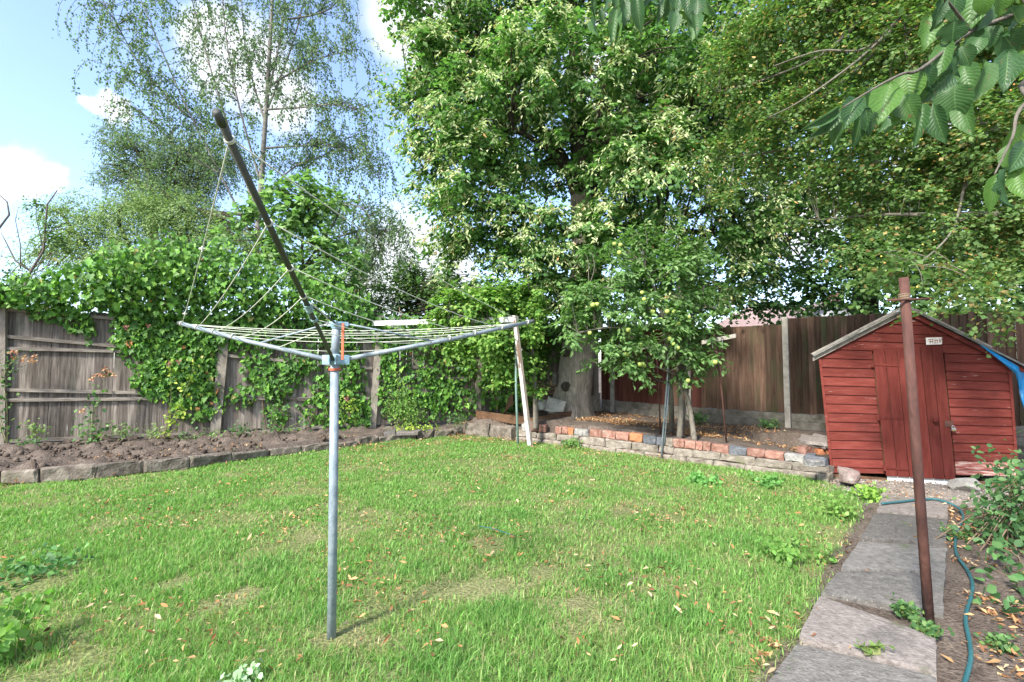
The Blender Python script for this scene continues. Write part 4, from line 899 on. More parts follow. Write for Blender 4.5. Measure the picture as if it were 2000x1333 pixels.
def lime():
    r = np.random.default_rng(21); b = np.array((1.28, 10.6, .34))
    t = tree('lime_tree', 'huge lime tree with pale bracts and a thick grey trunk in the corner', b, None)
    lobes = [(900, 50, 10, 1.55), (1050, -60, 10.5, 2.3), (1250, -60, 10.5, 2.3), (850, 190, 10, .95), (790, 190, 10, .55), (960, 200, 9.2, 1.3), (1110, 130, 8.9, 1.5), (1290, 130, 9, 1.6), (885, 310, 10, .85),
             (980, 370, 9.4, 1.05), (925, 450, 10, .8), (1030, 490, 9.6, .85), (1200, 300, 8.9, 1.15), (1300, 330, 9, 1.3), (1400, 250, 9.5, 1.6), (1210, 470, 9.2, .8), (1330, 490, 9.4, 1.0), (1440, 410, 9.8, 1.2), (1450, 520, 9.8, .7),
             (1100, 250, 12.3, 2.2), (1320, 250, 12.3, 2.2), (960, 120, 12, 1.8), (1040, 480, 12.2, 1.0), (1240, 440, 12.2, 1.3), (1150, -250, 10.5, 2.6), (1000, 300, 11.2, 1.4), (850, 420, 10.6, .55), (1400, 80, 10, 1.7), (1060, 560, 10.2, .45), (1290, 570, 9.6, .5), (1395, 590, 9.8, .4), (870, 510, 10.3, .5), (900, 545, 10.6, .5), (960, 560, 10.2, .5), (1040, 540, 9.7, .55), (1110, 510, 9.4, .6), (1090, 430, 9.2, .7), (1160, 560, 9.5, .5), (1150, 460, 9.3, .6), (1100, 600, 10.0, .35), (1230, 590, 9.6, .45), (1000, 600, 11, .5), (1340, 590, 9.7, .5), (1430, 570, 9.9, .5), (770, 200, 10, .4), (800, 165, 10, .45), (1130, 540, 9.3, .42), (1130, 600, 9.5, .32), (860, 110, 10, .9), (860, 250, 9.8, .8), (830, 320, 10, .6), (860, 380, 10, .6), (900, 420, 9.8, .7), (960, 470, 9.8, .7), (880, 470, 10.2, .5), (940, 300, 9.4, .9)]
    cen, out = lobes_points(r, lobes, 1650, .40)
    mb = MB()
    fork = P(1140, 385, 10.7); tr = spline([b - np.array((0, 0, .2)), b + np.array((0, 0, .25)), P(1122, 740, 10.6), P(1140, 600, 10.65), P(1145, 480, 10.7), fork], 6)
    rad = np.interp(np.linspace(0, 1, len(tr)), [0, .1, .2, .4, 1], [.60, .50, .43, .38, .30]); mt = MB(); n = 26; V = []
    for i, p in enumerate(tr):
        for k in range(n):
            a = 2 * math.pi * k / n; fl = 1 + (.10 * math.sin(3 * a + 1) + .06 * math.sin(7 * a)) * np.interp(i, [0, 8, 30], [1.6, .6, .35]) + r.normal(0, .012); V.append(p + rad[i] * fl * np.array((math.cos(a), math.sin(a), 0)))
    F = [(i * n + k, i * n + (k + 1) % n, (i + 1) * n + (k + 1) % n, (i + 1) * n + k) for i in range(len(tr) - 1) for k in range(n)]
    mk('trunk', V, F, M['bark'], t, True)
    for px, py, sz in ((1107, 756, .10), (1106, 688, .085), (1112, 662, .07)):     # healed branch scars
        c = P(px, py, 10.24); m = MB(); m.tube([c + np.array((0, .12, 0)), c, c - np.array((0, .025, 0)), c - np.array((0, .005, 0))], [sz * 1.2, sz * 1.1, sz * .85, sz * .55], 12); m.build('branch_scar', M['bark_dark'], t, True)
    LP = []
    for pts, r0, r1 in [([fork - np.array((0, 0, .3)), P(1185, 300, 10.6), P(1250, 180, 10.5), P(1300, 0, 10.4), P(1310, -200, 10.4)], .27, .06), ([fork - np.array((0, 0, .4)), P(1130, 260, 10.7), P(1125, 120, 10.7), P(1110, -100, 10.6), P(1120, -260, 10.6)], .25, .06),
                        ([fork - np.array((0, 0, .5)), P(1095, 300, 10.7), P(1010, 200, 10.5), P(930, 80, 10.3)], .16, .04), ([P(1136, 470, 10.7), P(1060, 430, 10.4), P(950, 400, 10.1), P(870, 380, 10)], .10, .025),
                        ([P(1185, 300, 10.6), P(1300, 260, 10), P(1420, 260, 9.8)], .13, .03), ([P(1136, 480, 10.7), P(1220, 440, 10), P(1330, 450, 9.6), P(1440, 460, 9.8)], .10, .025), ([fork, P(1160, 280, 9.8), P(1180, 180, 9.1), P(1200, 100, 8.8)], .12, .03),
                        ([fork, P(1080, 300, 9.8), P(1000, 250, 9.2)], .11, .03), ([fork, P(1150, 260, 11.6), P(1200, 180, 12.2)], .15, .04), ([P(1010, 200, 10.5), P(900, 200, 10.2), P(800, 195, 10)], .06, .015)]:
        LP.append(limb(mb, pts, r0, r1))
    LP = np.concatenate(LP); limbs_to(mb, r, LP, cen, 520, .025, .005, .05); mb.build('branches', M['bark_dark'], t, True)
    N = 135000; pos, d, nr, i = scatter(r, cen, out, N, .185, .55, flat=.6)
    sz = r.uniform(.065, .115, N); cc = pal(r, N, LIME); fa = pos[:, 1] > 10.3
    leaf_obj('crown', [leaf_arrays(pos[q], d[q], nr[q], sz[q], tm, cc[q]) for q, tm in ((~fa, ROUND4), (fa, KITE))], M['leaf'], t)
    # bracts hang in bunches on the outer sprays
    sel = np.where((cen[:, 1] < 10.9))[0]; sel = sel[r.random(len(sel)) < .8]
    N = 56000; pos, d, nr, i = scatter(r, cen[sel], out[sel], N, .17, 1.0, flat=.6); pos = pos + out[sel][i] * .14 + np.array((-.05, -.08, .02)); nr = r.normal(0, 1, (N, 3)); nr[:, 2] += .3
    leaf_obj('flower_bracts', [leaf_arrays(pos, d, nr, r.uniform(.07, .115, N), LANCE2, pal(r, N, BRACT))], M['leaf_soft'], t)
ROUND4 = T([(0, 0, 0), (.42, .30, .07), (.30, .72, .05), (0, 1, -.08), (-.30, .72, .05), (-.42, .30, .07)], [(0, 1, 2, 3), (0, 3, 4, 5)])
LANCE3 = T([(0, 0, 0), (.21, .28, .06), (.22, .62, .04), (0, 1, -.14), (-.22, .62, .04), (-.21, .28, .06)], [(0, 1, 2, 3), (0, 3, 4, 5)])
KITE = T([(0, 0, 0), (.46, .46, .08), (0, 1, -.06), (-.46, .46, .08)], [(0, 1, 2), (0, 2, 3)])
LANCE2 = T([(0, 0, 0), (.17, .35, .04), (0, 1, -.08), (-.15, .35, .04)], [(0, 1, 2), (0, 2, 3)])
lime()

def backtree():
    r = np.random.default_rng(22); b = np.array((8.45, 11.6, .2)); t = tree('dark_tree', 'dark leafy tree behind the fence above the shed', b, None)
    lobes = [(1560, 90, 11.6, 1.7), (1700, 120, 11.6, 2.1), (1850, 120, 11.6, 2.1), (1990, 230, 11.2, 2.0), (1600, 320, 11.2, 1.5), (1750, 360, 11.2, 1.5), (1900, 390, 11, 1.6), (1560, 460, 11, .85), (1690, 490, 11, .65), (1830, 510, 10.6, .8), (1950, 500, 10.6, 1.0),
             (1500, 540, 10.8, .5), (1590, 560, 11, .42), (1760, 560, 10.6, .45), (1880, 575, 10.2, .5), (1985, 590, 9.8, .5), (1700, -120, 11.6, 2.4), (1950, -60, 11.6, 2.4), (2150, 200, 11.2, 2.2), (2100, 420, 10.8, 1.6), (2080, 560, 9.8, .8), (1480, 200, 11.6, 1.5), (1540, 590, 10.6, .35), (1640, 580, 11, .4), (1480, 590, 10.4, .35), (1720, 600, 10.6, .3), (1820, 590, 10, .4), (1930, 620, 9.4, .4), (2020, 640, 9.2, .45), (1450, 470, 11.4, 1.0), (1640, 430, 11.2, .9), (1800, 450, 11, .9), (1400, 560, 11.4, .7), (2000, 450, 10.6, 1.0), (1600, 555, 10.8, .4), (1570, 520, 10.9, .5), (1650, 530, 10.9, .45), (1680, 560, 10.4, .35), (1520, 570, 10.4, .4), (1610, 600, 10.8, .25), (1740, 530, 10.6, .5), (1790, 555, 10.4, .4), (1850, 560, 10, .55), (1920, 570, 9.8, .55), (1990, 560, 9.8, .6), (1780, 600, 10, .3), (1860, 610, 9.6, .3), (1640, 480, 10.8, .6), (1740, 470, 10.8, .7), (1830, 440, 10.6, .8), (1940, 480, 10.2, .8), (2050, 500, 10, .9), (1560, 400, 11, .8), (1500, 470, 10.6, .6)]
    cen, out = lobes_points(r, lobes, 1650, .42); mb = MB(); fk = P(1688, 400, 11.6)
    LP = [limb(mb, [b, P(1690, 600, 11.6), P(1690, 480, 11.6), fk], .30, .2, 12)]
    for pts, r0, r1 in [([fk, P(1640, 280, 11.5), P(1580, 120, 11.5)], .14, .04), ([fk, P(1720, 250, 11.6), P(1730, 0, 11.6)], .17, .05), ([fk, P(1800, 320, 11.4), P(1930, 250, 11.3), P(2050, 200, 11.2)], .14, .04), ([P(1690, 480, 11.6), P(1800, 470, 11), P(1930, 480, 10.7)], .08, .02), ([P(1690, 500, 11.6), P(1620, 470, 11.2), P(1540, 480, 11)], .07, .02)]:
        LP.append(limb(mb, pts, r0, r1))
    limbs_to(mb, r, np.concatenate(LP), cen, 330, .025, .005, .05); mb.build('trunk', M['bark_dark'], t, True)
    N = 120000; pos, d, nr, i = scatter(r, cen, out, N, .22, .5); leaf_obj('crown', [leaf_arrays(pos, d, nr, r.uniform(.075, .13, N), KITE, pal(r, N, DARKL))], M['leaf'], t)
backtree()

def crab():
    r = np.random.default_rng(23); b = np.array((6.6, 4.3, 0)); t = tree('crab_apple_tree', 'overhanging tree with small leaves and tiny yellow fruit at the upper right', b, None)
    lobes = [(1600, 30, 5.4, .75), (1740, 90, 5, .8), (1890, 70, 5, .85), (1460, 170, 6, .55), (1560, 230, 5.6, .6), (1690, 270, 5.1, .65), (1840, 280, 5, .7), (1980, 280, 4.6, .7), (1770, 410, 5, .45), (1890, 430, 4.8, .5), (1690, 400, 5.4, .35), (1990, 450, 4.7, .5),
             (1500, 310, 6, .38), (1400, 300, 6.3, .3), (1620, 360, 5.5, .4), (1760, 500, 4.5, .24), (1850, 520, 4.4, .26), (1960, 540, 4.5, .3), (1700, -120, 5.2, 1.0), (1950, -120, 5, 1.1), (2120, 200, 4.6, 1.0), (2150, 420, 4.5, .7), (1500, 60, 5.8, .6), (1410, 120, 6.2, .4), (1560, 440, 5.7, .22), (1650, 480, 5.3, .2), (1800, 575, 4.2, .13), (1420, 390, 6.3, .25), (1340, 330, 6.5, .2), (1770, 535, 3.4, .16), (1740, 555, 3.3, .1), (1810, 540, 3.2, .13), (1720, 500, 4.2, .22), (1900, 560, 4, .22), (1840, 580, 3.9, .13), (1970, 600, 4.2, .2), (1765, 520, 2.75, .10), (1690, 540, 4.6, .16)]
    cen, out = lobes_points(r, lobes, 1250, .45); mb = MB(); fk = np.array((6.2, 4.5, 2.1))
    LP = [limb(mb, [b, np.array((6.5, 4.35, 1.0)), fk], .13, .10, 10)]
    for pts, r0, r1 in [([fk, P(2050, 150, 4.7), P(1900, 60, 5), P(1760, 30, 5.1), P(1600, 20, 5.4)], .07, .012), ([fk, P(2060, 300, 4.6), P(1930, 250, 4.8), P(1800, 200, 5), P(1680, 230, 5.2), P(1540, 290, 5.7), P(1400, 310, 6.3)], .06, .008), ([fk, P(2060, 430, 4.6), P(1950, 420, 4.7), P(1830, 420, 4.9), P(1720, 420, 5.2), P(1600, 430, 5.5)], .05, .008),
                        ([P(1900, 60, 5), P(1830, -60, 5.1), P(1700, -150, 5.2)], .04, .01), ([P(1760, 30, 5.1), P(1700, 110, 5.1), P(1620, 180, 5.3), P(1540, 240, 5.6)], .022, .006), ([P(1800, 200, 5), P(1770, 100, 5), P(1765, 0, 5.1)], .025, .01), ([P(1930, 250, 4.8), P(1890, 340, 4.8), P(1860, 450, 4.6), P(1790, 520, 4.3)], .02, .005),
                        ([P(1680, 40, 5.2), P(1600, 110, 5.3), P(1480, 160, 5.8), P(1400, 180, 6.2)], .02, .006), ([P(1760, 30, 5.1), P(1690, 95, 4.8), P(1600, 100, 4.9), P(1510, 130, 5.2)], .016, .005), ([P(1740, 60, 4.8), P(1660, 130, 4.75), P(1560, 200, 4.9), P(1500, 230, 5.2)], .014, .004), ([P(1800, 150, 4.7), P(1690, 200, 4.7), P(1640, 240, 4.8)], .012, .004)]:
        LP.append(limb(mb, pts, r0, r1))
    limbs_to(mb, r, np.concatenate(LP), cen, 620, .008, .0025, .06, maxd=.5); mb.build('trunk', M['bark_apple'], t, True)
    N = 92000; pos, d, nr, i = scatter(r, cen, out, N, .115, .35); leaf_obj('crown', [leaf_arrays(pos, d, nr, r.uniform(.03, .056, N), KITE, pal(r, N, [((.075, .135, .042), 3), ((.105, .17, .055), 3), ((.14, .20, .072), 1.2), ((.17, .125, .05), .5), ((.25, .20, .08), .45)]))], M['leaf'], t)
    N = 1900; pos, d, nr, i = scatter(r, cen, out, N, .12, .3); V, F = oct_sphere(); rr = r.uniform(.006, .0105, N)
    leaf_obj('fruit', [leaf_arrays(pos, d, nr, rr, (V, F), pal(r, N, [((.42, .36, .08), 4), ((.38, .20, .05), 1.5), ((.25, .30, .07), 2), ((.40, .08, .03), .4)]))], M['fruit'], t, 'stuff')
def oct_sphere():
    V = [(0, 0, 1), (0, 0, -1)] + [(math.cos(a) * .87, math.sin(a) * .87, z) for z in (.5, -.5) for a in np.arange(6) * math.pi / 3]
    F = [(0, 2 + i, 2 + (i + 1) % 6) for i in range(6)] + [(1, 8 + (i + 1) % 6, 8 + i) for i in range(6)] + [(2 + i, 8 + i, 8 + (i + 1) % 6, 2 + (i + 1) % 6) for i in range(6)]
    return np.array(V, float), F
crab()

def apple():
    r = np.random.default_rng(24); b = G(1328, 858, .28); t = tree('apple_tree', 'small bushy apple tree with green apples growing behind the low wall', b, None); Y = b[1]
    mb = MB(); LP = []
    for pts, r0 in [([G(1312, 848, .28), P(1311, 780, Y + .1), P(1304, 700, Y), P(1290, 600, Y - .1), P(1260, 520, Y - .1)], .045), ([G(1327, 858, .28), P(1330, 780, Y), P(1322, 690, Y), P(1330, 600, Y), P(1320, 500, Y)], .05), ([G(1357, 863, .28), P(1346, 790, Y), P(1335, 740, Y - .05), P(1350, 650, Y), P(1375, 560, Y)], .045),
                    ([G(1331, 856, .28), P(1338, 790, Y + .05), P(1352, 735, Y), P(1380, 680, Y - .1)], .035), ([P(1322, 690, Y), P(1260, 660, Y - .3), P(1200, 640, Y - .5), P(1130, 650, Y - .4)], .028), ([P(1290, 620, Y - .1), P(1220, 570, Y - .2), P(1150, 560, Y - .1)], .025), ([P(1335, 740, Y), P(1290, 720, Y - .3), P(1240, 700, Y - .5)], .018), ([P(1322, 640, Y), P(1380, 600, Y - .3), P(1420, 620, Y - .3)], .02)]:
        LP.append(limb(mb, pts, r0, r0 * .3, 8))
    lobes = [(1290, 560, Y - .1, .62), (1200, 610, Y - .4, .55), (1150, 590, Y - .3, .42), (1130, 650, Y - .3, .32), (1230, 680, Y - .5, .40), (1300, 650, Y - .4, .5), (1370, 620, Y - .2, .45), (1220, 530, Y, .5), (1330, 500, Y + .1, .5), (1390, 560, Y, .38), (1190, 690, Y - .5, .25), (1350, 700, Y - .3, .27), (1240, 715, Y - .5, .18), (1405, 700, Y - .35, .16), (1260, 480, Y + .2, .42), (1180, 480, Y + .2, .35), (1330, 735, Y - .2, .16), (1400, 730, Y - .35, .1)]
    cen, out = lobes_points(r, lobes, 230, .30); cen = cen + r.normal(0, .06, cen.shape); limbs_to(mb, r, np.concatenate(LP), cen, 200, .010, .003, .05); mb.build('trunk', M['bark_apple'], t, True)
    N = 11500; pos, d, nr, i = scatter(r, cen, out, N, .095, .45, out=.8); leaf_obj('crown', [leaf_arrays(pos, d, nr, r.uniform(.06, .11, N), LANCE3, pal(r, N, [((.09, .165, .055), 3), ((.12, .205, .07), 3), ((.17, .25, .11), 1.4), ((.06, .12, .04), 1)]))], M['leaf'], t)
    me = None; spots = [(1158, 596), (1166, 595), (1258, 585), (1254, 572), (1290, 624), (1303, 609), (1316, 609), (1325, 632), (1227, 645), (1251, 674), (1224, 692), (1250, 712), (1258, 715), (1255, 711), (1344, 744), (1315, 672), (1324, 680), (1200, 477), (1212, 479), (1210, 494), (1152, 651), (1308, 662), (1397, 708), (1275, 610), (1345, 620), (1190, 620)]
    for k, (px, py) in enumerate(spots):
        c = P(px, py, Y - .75 + r.normal(0, .06))
        if me is None: o = apple_mesh(c, t); me = o.data
        else: o = link('apple', me, t, c)
        o.scale = (r.uniform(.85, 1.15),) * 3
def apple_mesh(c, t):
    V = []; n = 10; prof = [(.0, .022), (.012, .030), (.028, .024), (.034, .006), (.031, -.012), (.02, -.028), (.006, -.030)]
    for rr, z in prof:
        for k in range(n): V.append(np.array((rr * math.cos(2 * math.pi * k / n), rr * math.sin(2 * math.pi * k / n), z)))
    F = [(j * n + k, j * n + (k + 1) % n, (j + 1) * n + (k + 1) % n, (j + 1) * n + k) for j in range(len(prof) - 1) for k in range(n)]
    F.append(tuple((len(prof) - 1) * n + k for k in range(n)))
    return mk('apple', np.array(V) + c, F, M['apple'], t, True, None, c)
M['apple'] = pm('green_apple', [(.32, .42, .09), (.42, .48, .13)], 20, .35, .0, spec=.4, var=.1)
apple()

def pear():
    r = np.random.default_rng(25); b = G(1046, 828, .34); t = tree('pear_tree', 'slender young tree with bright pale green leaves left of the thick trunk', b, None); Y = b[1]; mb = MB()
    LP = [limb(mb, [b - np.array((0, 0, .1)), P(1046, 790, Y), P(1040, 700, Y), P(1036, 600, Y), P(1030, 540, Y)], .06, .02, 8), limb(mb, [P(1040, 690, Y), P(1000, 640, Y - .2), P(930, 620, Y - .3), P(880, 600, Y - .2)], .022, .008), limb(mb, [P(1038, 650, Y), P(1060, 610, Y - .2), P(1080, 600, Y - .2)], .018, .006), limb(mb, [P(1036, 600, Y), P(980, 570, Y), P(920, 560, Y)], .018, .006)]
    lobes = [(1030, 580, Y, .45), (970, 590, Y - .1, .45), (910, 590, Y - .1, .45), (870, 610, Y, .32), (960, 650, Y - .2, .42), (1030, 640, Y - .2, .28), (1025, 710, Y - .1, .24), (985, 700, Y, .28), (920, 650, Y, .38), (1040, 760, Y, .13), (985, 740, Y, .15), (840, 640, Y + .2, .25), (890, 680, Y + .2, .22)]
    cen, out = lobes_points(r, lobes, 300, .45); limbs_to(mb, r, np.concatenate(LP), cen, 170, .009, .003, .05); mb.build('trunk', M['bark_apple'], t, True)
    N = 15000; pos, d, nr, i = scatter(r, cen, out, N, .105, .5, out=.6); leaf_obj('crown', [leaf_arrays(pos, d, nr, r.uniform(.055, .10, N), OVAL, pal(r, N, [((.11, .21, .045), 3), ((.16, .27, .06), 3), ((.22, .31, .08), 1.5), ((.07, .15, .035), 1)]))], M['leaf'], t)
pear()

def birch():
    r = np.random.default_rng(26); b = P(520, 800, 18) * np.array((1, 1, 0)); t = tree('silver_birch', 'tall airy birch with a pale trunk and weeping twigs against the sky', b, None); Y = 18.0; mb = MB(); tw = MB()
    main = limb(mb, [b, P(500, 560, Y), P(512, 330, Y), P(522, 180, Y), P(532, 0, Y), P(540, -200, Y)], .13, .04, 10, 8)
    limbs = []
    for pts in [[(500, 480), (430, 340), (360, 200), (300, 60), (262, -40), (250, -120)], [(505, 420), (450, 260), (410, 130), (370, -20), (350, -120)], [(510, 360), (465, 200), (440, 60), (430, -80)], [(518, 240), (480, 100), (470, -60)], [(520, 220), (570, 90), (600, -30), (610, -120)], [(524, 170), (590, 130), (640, 110), (680, 100)],
                [(515, 290), (600, 285), (660, 290), (720, 320), (742, 350)], [(512, 215), (590, 210), (650, 205), (700, 215)], [(505, 440), (470, 330), (420, 270), (330, 200), (250, 160)], [(500, 520), (600, 420), (680, 400), (720, 420), (735, 470)], [(520, 200), (550, 60), (565, -80)], [(500, 500), (400, 420), (320, 380), (250, 350)], [(505, 400), (570, 330), (640, 300), (690, 260)], [(500, 540), (640, 470), (740, 450), (770, 480), (780, 540)], [(370, 230), (290, 150), (235, 60), (215, 10)], [(430, 340), (350, 290), (290, 230)], [(550, 40), (640, 20), (690, -40)]]:
        dy = r.uniform(-1.6, 1.6); n = len(pts); p3 = [P(x, y, Y + dy * k / (n - 1)) for k, (x, y) in enumerate(pts)]; limbs.append(limb(mb, p3, .042, .009, 6))
    mb.build('trunk', M['bark_birch'], t, True)
    pos = []; dirs = []
    for L_ in limbs + [main[len(main) // 2:]]:
        n = len(L_)
        for q in range(int(n * 3.3)):
            k = int(n * .22 + r.random() * n * .77); a = L_[min(k, n - 1)]; az = r.uniform(0, 6.28); ln = r.uniform(.6, 1.7)
            o1 = a + np.array((math.cos(az) * ln * .6, math.sin(az) * ln * .6, r.uniform(.0, .45) * ln)); o2 = o1 + np.array((math.cos(az) * ln * .28, math.sin(az) * ln * .28, -ln * r.uniform(.2, .6))); o3 = o2 + np.array((r.normal(0, .05), 0, -ln * r.uniform(.2, .8)))
            s = spline([a, o1, o2, o3], 4); tw.tube(s, np.linspace(.010, .004, len(s)), 3, False)
            m = int(32 * ln); tt = r.uniform(.15, 1, m) * (len(s) - 1); i0 = np.minimum(tt.astype(int), len(s) - 2); f = (tt - i0)[:, None]; pos.append(s[i0] * (1 - f) + s[i0 + 1] * f + r.normal(0, .055, (m, 3)))
    tw.build('twigs', M['bark_dark'], t)
    pos = np.concatenate(pos); N = len(pos); d = r.normal(0, .5, (N, 3)); d[:, 2] -= .9; nr = r.normal(0, 1, (N, 3))
    leaf_obj('crown', [leaf_arrays(pos, d, nr, r.uniform(.065, .11, N), DIAMOND, pal(r, N, [((.085, .14, .07), 3), ((.115, .175, .085), 3), ((.15, .21, .11), 1)]))], M['leaf'], t)
birch()

def simple_tree(name, label, base, trunk, lobes, ncl, nleaf, spread, size, palette, seed, tm=None, droop=.4, mat='leaf', r0=.12, bark='bark_dark', nb=150, cat='tree'):
    r = np.random.default_rng(seed); t = thing(name, label, cat, base); mb = MB(); LP = [limb(mb, p, q, q * .3, 7) for p, q in trunk]
    cen, out = lobes_points(r, lobes, ncl, .45); limbs_to(mb, r, np.concatenate(LP), cen, nb, r0 * .2, .006, .05); mb.build('trunk', M[bark], t, True)
    pos, d, nr, i = scatter(r, cen, out, nleaf, spread, droop); leaf_obj('crown', [leaf_arrays(pos, d, nr, r.uniform(*size, nleaf), tm or DIAMOND, pal(r, nleaf, palette))], M[mat], t); return t
GP = lambda px, Y: P(px, 760, Y) * np.array((1, 1, 0))
simple_tree('grey_green_tree', 'dusky grey green tree standing behind the willow at the left', GP(300, 24), [([GP(300, 24), P(300, 450, 24), P(290, 340, 24), P(250, 270, 24)], .2), ([P(300, 450, 24), P(340, 330, 24), P(370, 290, 24)], .12), ([P(295, 380, 24), P(240, 330, 24), P(200, 320, 24)], .08)],
            [(230, 270, 24, .9), (270, 300, 24, 1.3), (340, 300, 24, 1.4), (225, 345, 24, .9), (300, 360, 24, 1.5), (380, 350, 24, 1.4), (400, 290, 24, 1.0), (430, 330, 24, 1.2), (205, 250, 24, .35), (255, 400, 24, 1.0)], 420, 30000, .30, (.11, .19), [((.10, .14, .08), 3), ((.13, .17, .10), 3), ((.075, .105, .06), 2)], 31, LANCE2)
simple_tree('willow_tree', 'pale feathery yellow green tree above the ivy at the left', GP(250, 17), [([GP(260, 17), P(260, 600, 17), P(250, 480, 17), P(220, 420, 17)], .15), ([P(260, 600, 17), P(330, 480, 17), P(390, 410, 17)], .1), ([P(255, 560, 17), P(170, 480, 17), P(120, 420, 17)], .1)],
            [(110, 410, 17, .6), (160, 430, 17, .9), (230, 430, 17, 1.1), (300, 420, 17, 1.2), (370, 420, 17, 1.1), (420, 440, 17, .9), (110, 480, 17, .9), (200, 490, 17, 1.2), (300, 490, 17, 1.3), (400, 500, 17, 1.1), (50, 510, 17, .6), (480, 480, 17, .9), (150, 380, 17, .4), (540, 500, 17, 1.0), (600, 530, 17, .8), (30, 560, 17, .8)], 700, 52000, .30, (.08, .14), [((.15, .215, .09), 3), ((.20, .265, .115), 3), ((.105, .165, .07), 2), ((.25, .30, .14), 1)], 32, LANCE2, .6, 'leaf_soft')
simple_tree('sycamore_sapling', 'young sycamore with large bright lobed leaves behind the ivy', GP(600, 12), [([GP(600, 12), P(600, 600, 12), P(590, 480, 12), P(610, 380, 12)], .06), ([P(600, 560, 12), P(520, 480, 12), P(470, 430, 12)], .03), ([P(595, 520, 12), P(650, 440, 12), P(670, 390, 12)], .03)],
            [(600, 360, 12, .35), (540, 370, 12, .35), (650, 390, 12, .4), (580, 430, 12, .6), (500, 410, 12, .4), (455, 430, 12, .3), (640, 470, 12, .5), (540, 490, 12, .5), (610, 530, 12, .6), (690, 500, 12, .35), (660, 560, 12, .5), (620, 400, 12, .45), (560, 400, 12, .4), (430, 460, 12, .3)], 220, 3600, .17, (.10, .17), [((.12, .21, .075), 3), ((.16, .255, .09), 3), ((.20, .30, .12), 1.4), ((.08, .15, .055), 1)], 33, IVYL, .5, r0=.06)
simple_tree('dark_bush', 'dark glossy evergreen bush at the foot of the gap in the trees', GP(790, 13), [([GP(790, 13), P(790, 650, 13), P(800, 560, 13), P(800, 510, 13)], .06)],
            [(800, 530, 13, .45), (760, 560, 13, .45), (840, 560, 13, .6), (800, 590, 13, .65), (730, 600, 13, .5), (880, 560, 12.5, .5), (950, 590, 12.6, .6), (1030, 590, 12.4, .6), (1000, 640, 12.0, .5), (1060, 650, 11.9, .5)], 230, 10500, .16, (.06, .11), [((.045, .085, .03), 3), ((.07, .12, .04), 2), ((.10, .16, .055), .7)], 34, OVAL, r0=.06)
simple_tree('weeping_birch', 'small weeping birch with hazy hanging foliage right of the tall birch', GP(690, 18), [([GP(690, 18), P(690, 620, 18), P(690, 500, 18), P(700, 450, 18)], .08)],
            [(690, 470, 18, .6), (640, 490, 18, .6), (735, 500, 18, .5), (700, 530, 18, .8), (660, 570, 18, .9), (740, 550, 18, .5), (720, 600, 18, .7)], 150, 8500, .26, (.06, .10), [((.09, .13, .065), 3), ((.12, .165, .085), 3)], 35, DIAMOND, 1.0, 'leaf_soft', r0=.06)
def deadtree():
    b = GP(30, 13); t = tree('bare_tree', 'nearly bare tree with pale twisting branches at the far left edge', b, None); m = MB(); Y = 13
    for pts, r0 in [([(30, 760), (32, 600), (60, 530), (85, 490), (92, 400), (112, 372)], .09), ([(60, 530), (30, 510), (10, 470), (2, 455)], .05), ([(-20, 560), (-5, 450), (18, 420), (14, 395), (-8, 375)], .07), ([(40, 525), (40, 480), (30, 430), (36, 405)], .03), ([(75, 500), (100, 450), (120, 440)], .03), ([(85, 490), (70, 420), (72, 380)], .025), ([(70, 520), (110, 490), (100, 470)], .025), ([(30, 610), (80, 560), (100, 500)], .05), ([(-60, 700), (-30, 580), (-20, 480)], .06)]:
        limb(m, [P(x, y, Y) for x, y in pts], r0 * .55, r0 * .14, 6, 1)
    m.build('trunk', M['bark_apple'], t, True); r = np.random.default_rng(36)
    cen, out = lobes_points(r, [(100, 430, 13, .25), (110, 470, 13, .3), (75, 400, 13, .2), (30, 540, 13, .35)], 30); pos, d, nr, i = scatter(r, cen, out, 700, .1, .4); leaf_obj('crown', [leaf_arrays(pos, d, nr, r.uniform(.06, .09, 700), OVAL, pal(r, 700, [((.06, .11, .04), 1), ((.09, .15, .05), 1)]))], M['leaf'], t)
deadtree()

